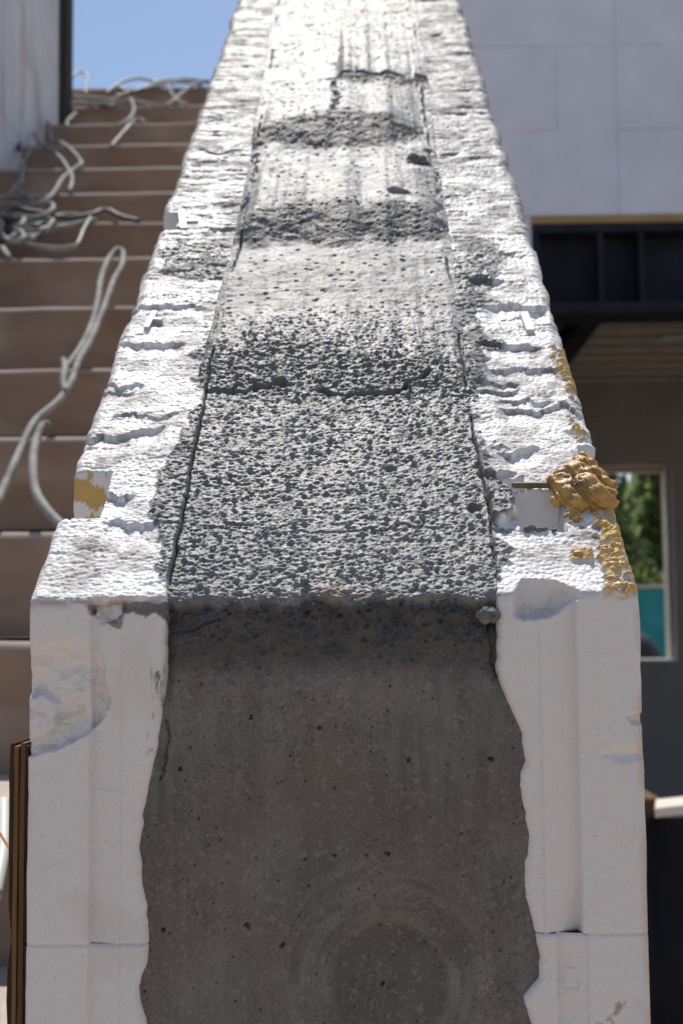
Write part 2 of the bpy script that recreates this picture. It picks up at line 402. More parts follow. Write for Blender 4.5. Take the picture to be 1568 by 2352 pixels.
def rough_cement(x, s):
    wx, ws = x+(fbm(x/.003, s/.003, 25, 3)-.5)*.0032, s+(fbm(x/.003, s/.003, 26, 3)-.5)*.0032
    f1, f2, idn = worley(wx/.0040, ws/.0034, 21); g1, g2, gid = worley(wx/.0021, ws/.0018, 22)
    H = -.0024*(1-sst(.10, .42, f1))*np.clip(idn-.60, 0, 1)*2.5 - .0013*(1-sst(.08, .5, g1))*np.clip(gid-.30, 0, 1)*1.4
    H = H+.0014*(fbm(x/.0075, s/.0055, 23, 4)-.5)+.0017*(fbm(x/.0026, s/.0017, 24, 2)-.5)
    return H*.80

def foam_surface(x, s, side, lower):
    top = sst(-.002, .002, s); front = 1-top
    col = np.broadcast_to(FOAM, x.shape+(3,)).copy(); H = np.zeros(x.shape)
    col = mixc(col, np.array([.88, .85, .81]), top)     # sunlight painted in: the top is tinted whiter than the shaded end face
    cem = np.zeros(x.shape); gloss = np.full(x.shape, .55)
    far = sst(.25, .95, s)
    # ---- slope
    f1, f2, idn = worley(x/.0026, s/.0026, 31)
    bead = (.5-np.clip(f1, 0, .8))*.0009*(.4+idn)
    fib = (fbm(x/.030, s/.006, 33, 4)-.5)*(.0006+.0019*sst(.10, .6, s)) + (fbm(x/.008, s/.0022, 35, 3)-.5)*(.0006+.0006*sst(.2, .7, s))
    H += top*(bead*(1-.5*far)+fib+(fbm(x/.025, s/.025, 36, 3)-.5)*.0020)
    H += top*apply_lips(x, s, LIPS[side])
    cm = np.maximum.reduce([region(x, s, POLY[k], .0012, .005, 150, i+3) for i, k in enumerate(('cemL', 'cemR'))])
    cm2 = np.maximum.reduce([region(x, s, POLY[k], .003, .012, 90, i+8) for i, k in enumerate(('cemR2', 'cemL2', 'smL3'))])
    cm2 = cm2*sst(.25, .5, fbm(x/.010, s/.006, 43, 3)+.25)
    cmm = np.maximum(cm, cm2)
    H += top*(cmm*(rough_cement(x, s)+.0014)-bead*cmm)
    if side > 0: H += top*.0045*region(x, s, POLY['flake'], .0012, .004, 200, 19)
    # grey streaks of cement, denser up the slope and near the concrete
    st = fbm(x/.030, s/.009, 51, 5, .6); st2 = fbm(x/.005, s/.0022, 52, 3)
    near = 1-sst(.0, .030, np.abs(np.abs(x)-.078))
    thr = .56-.20*far-.24*near*sst(.06, .35, s)
    streak = sst(thr, thr+.08, st)*(.40+.60*sst(.38, .55, st2))
    H -= top*streak*.0007*sst(.15, .5, s)
    speck = sst(.48, .62, st2)*(.30+.50*far)*sst(.03, .12, s+.03)
    grey = np.clip(np.maximum(streak*.85, speck), 0, 1)*top
    dirt = sst(.46, .68, fbm(x/.025, s/.016, 55, 4))*(.45+.35*sst(.45, .6, st2))*top
    for i, k in enumerate(('brn1', 'brn2', 'brn3', 'brn4', 'brn5')):
        dirt = np.maximum(dirt, top*region(x, s, POLY[k], .006, .010, 90, 60+i)*sst(.38, .6, fbm(x/.004, s/.003, 61, 3))*.9)
    edge = np.maximum(1-sst(.0, .008, W-np.abs(x)), .9*(1-sst(.0, .006, s)))*top
    dirt = np.maximum(dirt, edge*sst(.35, .6, fbm(x/.01, s/.02, 57, 3))*.75)
    old = far*top*(.35+.65*fbm(x/.03, s/.03, 58, 4))
    col = mixc(col, np.array([.44, .43, .40]), np.clip(old*1.05, 0, 1))
    col = mixc(col, BRN*.9, dirt*.75); col = mixc(col, GRIME_SHADE*(.95-.25*far)[..., None], np.clip(grey*.92, 0, 1))
    v = GREY*(.8+.5*fbm(x/.006, s/.006, 44, 3))[..., None]
    col = mixc(col, v, cmm*top)
    cem = np.maximum(cem, np.maximum(cmm, grey*.7)*top)
    # yellow spray foam residue on the outer edge
    ym = np.zeros(x.shape)
    if side > 0:
        yn = fbm(x/.004, s/.003, 71, 4)
        for i, (k, sf, cov) in enumerate((('yel1', .002, .50), ('yel2', .003, .52), ('yel3', .002, .5), ('yel4', .001, .3), ('yel5', .001, .3))):
            ym = np.maximum(ym, region(x, s, POLY[k], sf, .004, 160, 75+i)*sst(cov-.07, cov+.02, yn+.02))
        ym *= sst(-.014, -.004, s)
        H += ym*(.0010+.0032*np.clip(yn-.42, 0, 1)*2)
        col = mixc(col, YEL*(.75+.5*yn)[..., None], ym*.92)
    # ---- front face
    z = s
    FH = (fbm(x/.05, z/.05, 81, 3)-.5)*.0012 + (fbm(x/.004, z/.004, 82, 2)-.5)*.00025
    if side < 0: a, b = XPX(203), XPX(277)
    else: a, b = XPX(1331), XPX(1244)
    u = (x-a)/(b-a)                                        # 0 at the outer groove edge, 1 at the crease
    if not lower:
        dep = .0042+.005*(side > 0)*(1-sst(JR, JR+.035, z))
        g = np.where((u > 0) & (u < 1), (1-u), 0)*sst(0, .10, u)
        FH -= dep*g
        FH -= .0008*sst(1., 1.02, u)
    else:
        if side < 0:
            g = np.where((u > 0) & (u < 1), 1-u, 0)*sst(0, .1, u); FH -= .0032*g+.0007*sst(1., 1.02, u)
        else:
            a2 = XPX(1279, 2250); u2 = (x-a2)/(XPX(1351, 2250)-a2)
            g = np.where((u2 > 0) & (u2 < 1), 1-u2*.8, 0)*sst(0, .08, u2); FH -= .0035*g
            FH += .0010*region(x, z, FPOLY['emb'], .0006, .0005, 200, 3)-.0012*region(x, z, FPOLY['emb']+np.array([.0006, -.0008]), .001, .001, 200, 3)
            FH += .0010*(fbm(x/.02, z/.006, 86, 3)-.5)*(u2 > 0)*(u2 < 1)
    fd = np.zeros(x.shape)
    if side < 0 and not lower:
        gm = region(x, z, FPOLY['gouge'], .0008, .003, 130, 83); isl = region(x, z, FPOLY['island'], .0015, .002, 130, 84)
        soft = sst(FPOLY['gouge'][:, 1].max()+.004, FPOLY['gouge'][:, 1].max()-.030, z)
        fb, fb2, _ = worley(x/.0042, z/.0042, 85)
        FH -= gm*soft*(.0060-.0040*isl+(np.clip(fb, 0, .7)-.4)*.0010+(fbm(x/.014, z/.014, 87, 5, .6)-.5)*.009*(1-isl))
        tm = region(x, z, FPOLY['torn'], .0012, .004, 200, 88)
        FH -= tm*(.0040+.006*(fbm(x/.006, z/.006, 89, 3)-.4))
        tb = region(x, z, FPOLY['tornb'], .0006, .003, 220, 90)
        col = mixc(col, BRN*.62, tb*front*.9); FH += tb*.0012
        sm = region(x, z, FPOLY['smear'], .0008, .0035, 170, 92)*front
        col = mixc(col, GREY*.72, sm*.96); cem = np.maximum(cem, sm); FH += sm*.0006
        rb = region(x, z, FPOLY['rub'], .003, .003, 120, 93)*sst(.56, .62, fbm(x/.0012, z/.006, 94, 3))*front
        col = mixc(col, GRIME_SHADE*.8, rb*.9)
        fd = np.maximum(fd, (1-sst(.0, .006, -z))*sst(.3, .5, fbm(x/.006, z/.004, 96, 3))*.85)
        fd = np.maximum(fd, gm*soft*sst(.5, .7, fbm(x/.005+3*fbm(x/.01, z/.01, 111, 3), z/.003, 97, 4))*.3)
    if side < 0 and not lower:
        bx = region(x, z, FPOLY['box_'], .0008, .0008, 200, 98); FH += .0010*bx*(fbm(x/.008, z/.008, 99, 3)-.1)
    if side > 0:
        dm = region(x, z, FPOLY['dent'], .003, .002, 150, 101); FH -= dm*.0032
        c2 = region(x, z, FPOLY['chip2'], .0008, .001, 150, 102); FH -= c2*.004
        mk = np.maximum(region(x, z, FPOLY['mark'], .001, .003, 200, 103), region(x, z, FPOLY['mark2'], .001, .003, 200, 104))*sst(.42, .58, fbm(x/.003, z/.003, 105, 3))
        col = mixc(col, BRN*.6, mk*front*.7)
        ed2 = (1-sst(.0, .005, W-np.abs(x)))
        col = mixc(col, np.array([.62, .47, .33]), ed2*front*sst(.3, .6, fbm(x/.01, z/.02, 106, 3))*.75)
    fd = np.maximum(fd, sst(.62, .75, fbm(x/.03, z/.05, 107, 4))*.12)
    fd = np.maximum(fd, (worley(x/.02, z/.02, 109)[0] < .02)*.35)
    col = mixc(col, BRN*.85, fd*front)
    H = H*top+FH*front
    gloss = np.where(top > .5, .50+.25*dirt+.10*far, .8)+.0*x
    gloss = np.clip(gloss, .3, 1)
    return H, col, cem, gloss

def carve(X, Y, Z, xa, xb, yf, yb, z0, wall=.016):
    """cut a square notch into the slope: floor at z0, upright back wall at y = yb"""
    k = (X > xa) & (X < xb) & (Y > yf) & (Y < yb)
    t = np.clip((yb-Y)/wall, 0, 1); zt = yb*math.tan(A)-.001
    wz = zt-(zt-z0)*t
    onwall = k & (t < 1)
    Zn = np.where(onwall, wz, np.where(k, z0, Z))
    Yn = np.where(onwall, yb-.0012*t, np.where(k, yf+(Y-yf)/max(yb-wall-yf, 1e-4)*(yb-.0012-yf), Y))
    return Yn, np.minimum(Zn, np.where(k, Zn, Z)), onwall

def yz(px, py): s = surf(px, py)[1]; return s*math.cos(A), s*math.sin(A)
def foam_block(parent, side, lo, hi, lower=False):
    s = ROWS[(ROWS > lo+1e-5) & (ROWS < hi-1e-5)]; s = np.concatenate([[lo], s, [hi]])
    n = 104
    u = np.linspace(0, 1, n); u = u*.90+.05+.05*np.sign(u-.5)*np.abs(2*u-1)**3; u = (u-u[0])/(u[-1]-u[0])
    xin = inner(s, side)[:, None]
    # uneven outer edge
    eo = (fbm(s*28, s*0+side, 201, 4)-.5)*.007*sst(.03, .5, s)+(fbm(s*120, s*0+side*2, 203, 3)-.5)*.0028*sst(-.02, .05, s)+(fbm(s*60, s*0+side*5, 204, 3)-.5)*.0008
    xo = side*(W-np.clip(eo, -.003, .004))[:, None]
    x = xo+(xin-xo)*u[None, :]
    sg = np.broadcast_to(s[:, None], x.shape)
    H, col, cem, gloss = foam_surface(x, sg, side, lower)
    r1 = (.0035+.005*sst(.0, .3, s)*(fbm(s*15, s*0+side*7, 205, 3)+.3))[:, None]
    do = np.clip(np.abs(x-xo), 0, None); di = np.abs(x-xin)
    H = H-np.where(do < r1, r1-np.sqrt(np.clip(r1**2-(r1-do)**2, 0, None)), 0)*.8
    r2 = np.where(sg < -.012, .0042, .0016)
    H = H-np.where(di < r2, r2-np.sqrt(np.clip(r2**2-(r2-di)**2, 0, None)), 0)
    for e, sgn in ((lo, 1), (hi, -1)):                    # a fine joint between courses
        H = H-.0011*(1-sst(0, .0012, np.abs(sg-e)))
    y, zz, ny, nz = path(s, .006)
    Y = y[:, None]+H*ny[:, None]; Z = zz[:, None]+H*nz[:, None]
    X = x.copy()
    if not lower and lo < -.05:
        if side < 0:
            yf, zf = yz(200, 1193); yb, zb = yz(215, 1082)
            Y, Z, ow = carve(X, Y, Z, -1, surf(245, 1130)[0], yf, yb, zf-.022)
            yn = fbm(x/.010, Z/.010, 301, 4)
            k = ow*sst(.58, .61, yn+.10*(1-sst(-.136, -.118, x))*sst(.0, -.02, Z-zb)-.10*sst(-.126, -.114, x))*(x < surf(232, 1130)[0])
            col = mixc(col, FOAM*.97, ow*1.); cem = np.where(ow, 0, cem); col = mixc(col, YEL*(.6+.5*yn)[..., None], k*.95)
            yf, zf = yz(390, 528); yb, zb = yz(390, 488)
            Y, Z, ow = carve(X, Y, Z, -1, surf(408, 510)[0], yf, yb, zf-.01)
            col = mixc(col, FOAM*.95, ow*1.); cem = np.where(ow, 0, cem)
        else:
            for xa, xb, pl, pt in ((1188, 1292, 1224, 1128), (1152, 1205, 1128, 1094), (1332, 1700, 1080, 1022)):
                yf, zf = yz((xa+min(xb, 1400))/2, pl); yb, zb = yz((xa+min(xb, 1400))/2, pt)
                Y, Z, ow = carve(X, Y, Z, surf(xa, (pl+pt)/2)[0], surf(xb, (pl+pt)/2)[0] if xb < 1600 else 1, yf, yb, zf-.012)
                col = mixc(col, FOAM*.98, ow*1.); cem = np.where(ow, 0, cem)
                rub = ow*sst(.5, .6, fbm(x/.003, Z/.003, 303, 3))*(1-sst(0, .006, Z-zf))
            # broken corner: everything in front of a hollow back wall is gone above the lip
            lip = np.interp(x, CHIP_LIP[:, 0], CHIP_LIP[:, 1], left=9, right=9)+(fbm(x/.004, x*0, 305, 3)-.5)*.003
            lip = np.where((x < CHIP_LIP[0, 0]) | (x > CHIP_LIP[-1, 0]), 9, lip)
            mid = np.clip((x-CHIP_LIP[0, 0])/(CHIP_LIP[-1, 0]-CHIP_LIP[0, 0]), 0, 1)
            prof = sst(0, .25, mid)*(1-sst(.55, 1., mid))
            dep = .0155*prof*(.75+.5*fbm(x/.012, Z/.006, 306, 3))*sst(0, .0022, Z-lip)+.0016*(fbm(x/.003, Z/.003, 307, 2)-.5)
            yc = np.where(Z > lip, dep*(1-.25*sst(.003, .012, Z-lip)), -9)
            cut = (Y < yc) & (Y < .02)
            Y = np.where(cut, yc, Y)
            col = mixc(col, FOAM, cut*1.); cem = np.where(cut, 0, cem)
    D = np.array([0, .88, -.475])
    V = np.stack([X, Y, Z], -1)
    def skirt(c, d): return V[:, c]+D*d*np.array([0, 1, 1])
    so = V[:, 0]+D*.030; si = V[:, -1]+D*.012; so2 = V[:, 0]+D*.012
    V = np.concatenate([so[:, None], so2[:, None], V, si[:, None]], 1)
    rep = lambda q: np.concatenate([q[:, :1], q[:, :1], q, q[:, -1:]], 1)
    col, cem, gloss = rep(col), rep(cem), rep(gloss)
    if side < 0: V, col, cem, gloss = [q[:, ::1] for q in (V, col, cem, gloss)]
    else: V, col, cem, gloss = [q[:, ::-1] for q in (V, col, cem, gloss)]
    return add('foam_block', grid_mesh('foam_block', V, col, {'cement': cem, 'gloss': gloss}), M['wall'], parent)

def concrete_core(parent):
    s = ROWS; n = 310
    xl, xr = inner(s, -1)[:, None]-.006, inner(s, 1)[:, None]+.006
    x = xl+(xr-xl)*np.linspace(0, 1, n)[None, :]; sg = np.broadcast_to(s[:, None], x.shape)
    top = sst(-.005, .003, sg+.012*(fbm(x/.006, sg*0+2, 449, 4)-.5))
    pale = sst(.25, .37, sg+.09*(fbm(x/.05, sg/.05, 401, 4)-.5))          # smooth pale skin further up
    b1, b2, b3, b4 = [region(x, sg, POLY[k], .010, .016, 60, 402+i) for i, k in enumerate(('b1', 'b2', 'b3', 'b4'))]
    band = np.clip(np.maximum.reduce([b1*(.40+.35*fbm(x/.03, sg/.01, 416, 4)), b2, b3, b4]), 0, 1)
    rc = rough_cement(x, sg)
    brush = (fbm(x/.005, sg/.03, 411, 3)-.5)*.0005+(fbm(x/.02, sg/.012, 412, 4)-.5)*.0020+(fbm(x/.005, sg/.005, 414, 3)-.5)*.0013
    gr1, _, gid1 = worley(x/.0055, sg/.005, 415); grain = (gid1 > .80)*sst(.32, .12, gr1)*(gid1-.55)*.004
    H = (rc+grain)*(1-pale*.80)+brush*pale+(fbm(x/.05, sg/.05, 413, 3)-.5)*.004
    H = H+rc*.25*band
    # each pour rises out of the slope as a short steeper bank and falls back behind it
    ds = np.gradient(s)[:, None]
    g = .32*band*(sg > .2)
    hh = np.zeros(x.shape); acc = np.zeros(n)
    for i in range(len(s)):
        acc = acc*math.exp(-float(ds[i, 0])/.16)+g[i]*float(ds[i, 0]); hh[i] = acc
    H = H+hh-.25*np.mean(hh)
    # holes
    for px, py, r, d in ((966, 382, .013, .012), (915, 470, .011, .007), (1040, 402, .007, .005), (895, 1072, .0035, .003), (1090, 1165, .005, .003), (985, 350, .006, .004)):
        cx, cs = surf(px, py); q = np.hypot((x-cx), (sg-cs)*.8)/r+(fbm(x/.008, sg/.008, 420, 3)-.5)*.7
        H = H-d*(1-sst(.45, .95, q)); pale = pale*sst(.5, 1.0, q)
    # cracks across the top of the near pour
    for pts, wd, dp in ((((470, 900), (560, 905), (640, 880), (720, 898), (800, 905), (900, 900), (960, 870), (1000, 850), (1030, 845)), .0022, .006),
                        (((760, 200), (830, 192), (900, 190), (1000, 186), (1085, 203), (1140, 200)), .006, .009),
                        (((770, 205), (775, 250), (770, 300)), .004, .004), (((975, 205), (982, 300)), .004, .004),
                        (((480, 1205), (640, 1215), (780, 1225), (900, 1205), (1000, 1215)), .0009, .0025),
                        (((590, 355), (575, 440), (560, 500)), .003, .004), (((1000, 350), (1010, 470), (1000, 520)), .003, .003)):
        P = S(*pts); d = np.full(x.shape, 1e9)
        wx, ws = x+(fbm(x/.01, sg/.01, 430, 3)-.5)*.010, sg+(fbm(x/.012, sg/.012, 431, 4)-.5)*.014
        for i in range(len(P)-1):
            ax, ay = P[i]; ex, ey = P[i+1]-P[i]
            t = np.clip(((wx-ax)*ex+(ws-ay)*ey)/(ex*ex+ey*ey), 0, 1); d = np.minimum(d, np.hypot(wx-ax-ex*t, ws-ay-ey*t))
        H = H-dp*(1-sst(wd*.3, wd, d))*sst(.3, .45, fbm(x/.02, sg/.02, 432, 2))
    # ---- front face: trowelled concrete
    z = sg
    ftop = sst(-.030, -.006, z)                                           # broken upper band
    pit = worley(x/.0065, z/.0065, 441); pm = (pit[0] < .03+.16*np.clip(pit[2]-.72, 0, 1))*(pit[2] > .84)
    big = worley(x/.03, z/.03, 442); pm2 = (big[0] < .036+.05*(fbm(x/.0016, z/.0016, 447, 2)-.5))*(big[2] > .82)
    FH = (fbm(x/.004, z/.02, 443, 3)-.5)*.0006+(fbm(x/.03, z/.03, 444, 3)-.5)*.0015-.0012*pm-.0018*pm2
    low = sst(-.045, -.025, z+.02*(fbm(x/.02, z/.02, 446, 3)-.5))
    FH += low*((fbm(x/.010, z/.010, 445, 4)-.5)*.008+.8*rc)+sst(-.026, -.004, z)*((fbm(x/.006, z/.012, 448, 4)-.55)*.009+.55*rc)
    cx, _, cz = on_y(893, 2262, 0.); rr = np.hypot(x-cx, (z-cz)*.97); R0 = .0273
    FH -= .0007*(1-sst(R0-.0012, R0+.0006, rr))
    for pts in (((385, 1455), (430, 1450), (470, 1438), (500, 1425)), ((368, 1790), (380, 1740), (385, 1700), (375, 1660)), ((1135, 1400), (1120, 1430), (1130, 1500), (1140, 1560))):
        P = FR(*pts); d = np.full(x.shape, 1e9); wx = x+(fbm(x/.006, z/.006, 450, 3)-.5)*.004; wz = z+(fbm(x/.006, z/.006, 451, 3)-.5)*.004
        for i in range(len(P)-1):
            ax, ay = P[i]; ex, ey = P[i+1]-P[i]
            t = np.clip(((wx-ax)*ex+(wz-ay)*ey)/(ex*ex+ey*ey), 0, 1); d = np.minimum(d, np.hypot(wx-ax-ex*t, wz-ay-ey*t))
        FH -= .0022*(1-sst(.0003, .0009, d))
    FH -= .0030
    H = H*top+FH*(1-top)
    # the core dips into the joint with the foam
    for e in (inner(s, -1)[:, None], inner(s, 1)[:, None]):
        H = H-(.0042*(1-sst(.0003, .0012, np.abs(x-e)))*top*(sst(.50, .64, fbm(sg/.04, sg*0+3+np.sign(x), 490, 4)+.20*(1-sst(.20, .34, sg))*sst(.05, .12, sg))))
        H = H-.004*(1-sst(0, .006, np.abs(x-e)))*(1-top)*sst(-.06, -.03, z)
    y, zz, ny, nz = path(s, .015)
    # ragged front edge
    # ---- colour
    n1 = fbm(x/.012, sg/.012, 461, 4); n2 = fbm(x/.003, sg/.003, 462, 3)
    dustn = sst(.45, .7, fbm(x/.045, sg/.06, 466, 5, .6))
    c = GREY*(.80+.65*n1)[..., None]; c = mixc(c, np.array([.26, .25, .232]), dustn*.55)
    pc = np.array([.41, .398, .378])*(.30+1.30*fbm(x/.030, sg/.024, 463, 7, .72))[..., None]
    col = mixc(c, pc, pale*(.55+.45*sst(.35, .5, n2)))
    col = mixc(col, GRIME_SHADE*.5*(.7+.6*n2)[..., None], band*.95)  # shade of the steeper banks painted in as dark bands
    blot = sst(.48, .62, fbm(x/.022, sg/.012, 464, 6, .65))*pale
    col = mixc(col, GRIME_SHADE*.95, blot*.75)
    col = mixc(col, np.array([.33, .285, .23]), sst(.56, .7, fbm(x/.05, sg/.035, 467, 5))*pale*.4)
    wp = worley(x/.011, sg/.010, 468); pk = (wp[0] < .05+.10*wp[2])*(wp[2] > .62)*pale; col = mixc(col, GRIME_SHADE*.45, pk*.9); H = H-.0022*pk
    col = mixc(col, np.array([.27, .185, .125]), region(x, sg, POLY['stain'], .006, .006, 100, 465)*.6)
    # front colours
    st = fbm(x/.0035, z/.045, 471, 5, .6); cl = fbm(x/.03, z/.05, 472, 4)
    dx, dz = x-cx, z-cz; ang = np.arctan2(dz, dx)
    sw = fbm(rr/.0028, ang*1.6+3, 473, 4); swm = (1-sst(R0+.012, R0+.036, rr))*sst(R0-.001, R0+.002, rr)*sst(-1.2, -.2, ang)
    st = st*(1-swm)+(sw*2.4-.7)*swm
    cl2 = fbm(x/.012+cl*2, z/.016, 477, 5, .6)
    f = np.array([.158, .144, .131])*(.42+.46*st+.40*cl+.40*cl2)[..., None]
    f = mixc(f, np.array([.15, .118, .092]), sst(.5, .7, fbm(x/.05, z/.07, 478, 4))*.45)
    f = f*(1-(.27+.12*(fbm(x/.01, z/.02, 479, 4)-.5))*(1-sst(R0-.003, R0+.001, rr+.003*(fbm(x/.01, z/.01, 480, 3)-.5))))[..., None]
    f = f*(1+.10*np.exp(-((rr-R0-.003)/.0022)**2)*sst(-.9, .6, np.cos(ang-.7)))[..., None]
    f = mixc(f, np.array([.06, .058, .056]), np.clip(pm+pm2, 0, 1)*.8)
    f = mixc(f, np.array([.24, .225, .21]), sst(.70, .78, worley(x/.003, z/.003, 474)[2])*sst(.55, .7, vn(x/.0011, z/.0011, 475))*.5)
    f = mixc(f, np.array([.06, .055, .05]), sst(.62, .72, vn(x/.0013, z/.0016, 481))*sst(.5, .65, fbm(x/.02, z/.03, 482, 3))*.3)
    brown = sst(.55, .66, fbm(x/.014, z/.009, 476, 4))*low*(1-sst(-.012, -.004, z))
    f = mixc(f, GREY*.40, low*.8*sst(-.05, -.022, z)); f = mixc(f, np.array([.13, .11, .09]), brown*.45)
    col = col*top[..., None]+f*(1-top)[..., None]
    cem = np.ones(x.shape)
    gloss = np.where(top > .5, .50+.10*pale+.10*sst(1.1, 2., sg), .9); gloss = gloss+.12*(n1-.5)
    V = np.stack([x, y[:, None]+H*ny[:, None], zz[:, None]+H*nz[:, None]], -1)
    D = np.array([0, .88, -.475])
    V = np.concatenate([(V[:, 0]+D*.02)[:, None], V, (V[:, -1]+D*.02)[:, None]], 1)
    rep = lambda q: np.concatenate([q[:, :1], q, q[:, -1:]], 1)
    return add('concrete_core', grid_mesh('concrete_core', V, rep(col), {'cement': rep(cem), 'gloss': rep(gloss)}), M['wall'], parent)

wall = empty('foam_form_wall', (0, .3, G), 'sloping white foam and grey concrete sandwich wall, its cut end facing the camera', 'wall')
for side, J in ((-1, JL), (1, JR)):
    foam_block(wall, side, G+.001, J, True)
    foam_block(wall, side, J, S_TOPJ)
    foam_block(wall, side, S_TOPJ, 3.3)
concrete_core(wall)
def wall_body():
    # plain body behind the worked skin, set in from its faces
    bm = bmesh.new(); pr = [(.020, G+.002), (.020, -.018), (3.3*math.cos(A), 3.3*math.sin(A)-.03), (3.3*math.cos(A), G+.002)]
    pts = {}
    for k, xx in enumerate((-W+.004, W-.004)):
        pts[k] = [bm.verts.new((xx, a, b)) for a, b in pr]
    bm.faces.new(pts[0]); bm.faces.new(pts[1][::-1])
    for i in range(4): bm.faces.new((pts[0][i], pts[0][(i+1) % 4], pts[1][(i+1) % 4], pts[1][i]))
    add('wall_core', from_bm(bm, 'wall_core'), M['foam_wall'], wall)
wall_body()
NS = np.array([0, -math.sin(A), math.cos(A)])
def on_slope(px, py, lift=0.):
    x, s = surf(px, py); return np.array([x, s*math.cos(A), s*math.sin(A)])+NS*lift
# plastic ties cast in the foam
def tie(parts):
    bm = bmesh.new()
    for (x0, y0, x1, y1, wd) in parts:
        a, b = Vector(on_slope(x0, y0, .0022)), Vector(on_slope(x1, y1, .0026))
        t = (b-a).normalized(); n = Vector(NS); q = n.cross(t).normalized()
        vs = [bm.verts.new(p+q*sx*wd/2+n*hz) for p in (a, b) for sx in (-1, 1) for hz in (-.004, .0002)]
        i = lambda p, sx, hz: vs[p*4+sx*2+hz]
        for f in ((i(0,0,0),i(0,1,0),i(0,1,1),i(0,0,1)), (i(1,0,0),i(1,0,1),i(1,1,1),i(1,1,0)), (i(0,0,1),i(0,1,1),i(1,1,1),i(1,0,1)),
                  (i(0,0,0),i(1,0,0),i(1,1,0),i(0,1,0)), (i(0,0,0),i(0,0,1),i(1,0,1),i(1,0,0)), (i(0,1,0),i(1,1,0),i(1,1,1),i(0,1,1))): bm.faces.new(f)
    add('plastic_tie', from_bm(bm, 'plastic_tie'), M['tie'], wall)
tie([(336, 757, 356, 722, .0035), (345, 736, 372, 740, .003)])
tie([(422, 528, 417, 488, .005), (420, 512, 455, 512, .003)])
tie([(1202, 722, 1218, 765, .0055)])
# rod across the pocket
p0, p1 = on_slope(1174, 1122, .002), on_slope(1300, 1126, .003)
add('steel_rod', from_bm(poly_tube([p0, (p0+p1)/2, p1], .0017, 6, 10, lambda t: 1 if t > .06 else .7), 'steel_rod', True), M['rust'], wall)
# lump of spray foam: overlapping blobs fused by a remesh
def blob_mesh(blobs, vox, amp, freq, seed, smooth=0):
    bm = bmesh.new()
    for c, r, sq in blobs:
        k = bmesh.ops.create_icosphere(bm, subdivisions=3, radius=1)
        for v in k['verts']: v.co = Vector((v.co.x*r*sq[0], v.co.y*r*sq[1], v.co.z*r*sq[2]))+Vector(c)
    me = bpy.data.meshes.new('tmp'); bm.to_mesh(me); bm.free()
    o = bpy.data.objects.new('tmp', me); COL.objects.link(o)
    md = o.modifiers.new('r', 'REMESH'); md.mode = 'VOXEL'; md.voxel_size = vox
    if smooth: sm = o.modifiers.new('s', 'SMOOTH'); sm.factor = .5; sm.iterations = smooth
    dg = bpy.context.evaluated_depsgraph_get(); me2 = bpy.data.meshes.new_from_object(o.evaluated_get(dg))
    bpy.data.objects.remove(o)
    co = np.zeros(len(me2.vertices)*3, np.float32); me2.vertices.foreach_get('co', co); co = co.reshape(-1, 3)
    no = np.zeros(len(me2.vertices)*3, np.float32); me2.vertices.foreach_get('normal', no); no = no.reshape(-1, 3)
    a_, b_ = co[:, 0]*freq+co[:, 2]*freq*.7, co[:, 1]*freq-co[:, 2]*freq*.6
    a_, b_ = a_+1.6*(fbm(a_*.7, b_*.7, seed+20, 3)-.5), b_+1.6*(fbm(a_*.7, b_*.7, seed+21, 3)-.5)
    k = (fbm(a_, b_, seed, 5, .62)-.5)*2.6*amp
    rd = 1-np.abs(2*fbm(a_*.8, b_*.8, seed+9, 3)-1)*2.2                # torn ridges
    f1 = worley(a_*.55, b_*.55, seed+3)[0]
    k = k+amp*.8*np.clip(rd, -.6, 1)-amp*1.5*(1-sst(.08, .3, f1))
    co = co+no*k[:, None]
    me2.vertices.foreach_set('co', co.reshape(-1)); me2.polygons.foreach_set('use_smooth', np.ones(len(me2.polygons), bool)); me2.update()
    return me2
rg = random.Random(5); bl = []
for px, py, r, l in ((1275, 1122, .0030, .004), (1290, 1130, .0045, .004), (1300, 1110, .0050, .004), (1312, 1085, .0040, .003), (1330, 1075, .0045, .003), (1345, 1090, .0055, .004),
                     (1325, 1105, .0060, .005), (1350, 1115, .0070, .005), (1300, 1140, .0050, .005), (1318, 1150, .0062, .004), (1345, 1145, .0070, .005), (1372, 1130, .0062, .004), (1385, 1150, .0055, .004),
                     (1365, 1158, .0065, .004), (1395, 1162, .0040, .003), (1325, 1165, .0050, .002), (1290, 1155, .0040, .002), (1395, 1128, .0035, .003), (1335, 1062, .0025, .002)):
    p = on_slope(px, py, l); bl.append((p, r*1.08, (1.15, .9, .65+rg.random()*.4)))
    for q in range(1):
        a = rg.random()*6.28; bl.append((p+np.array([math.cos(a)*r*.9, math.sin(a)*r*.8, (rg.random()-.3)*r*.8]), r*(.22+.3*rg.random()), (1.1, .9, .8)))
add('spray_foam', blob_mesh(bl, .00055, .0017, 210, 9, 26), M['yfoam'], wall)
for px, py, rr in ((1314, 1187, .0028), (1322, 1196, .002), (1308, 1178, .0018), (1330, 1275, .0022), (1343, 1273, .002), (1384, 1205, .002), (1400, 1235, .0022), (1392, 1262, .0018), (1412, 1290, .002), (1405, 1330, .0018)):
    q = on_slope(px, py, .0006)
    add('spray_foam', blob_mesh([(q, rr, (1.5, 1, .7)), (q+np.array([rr, rr*.4, 0]), rr*.8, (1.2, .9, .8))], .0005, .0008, 420, int(px)), M['yfoam'], wall)
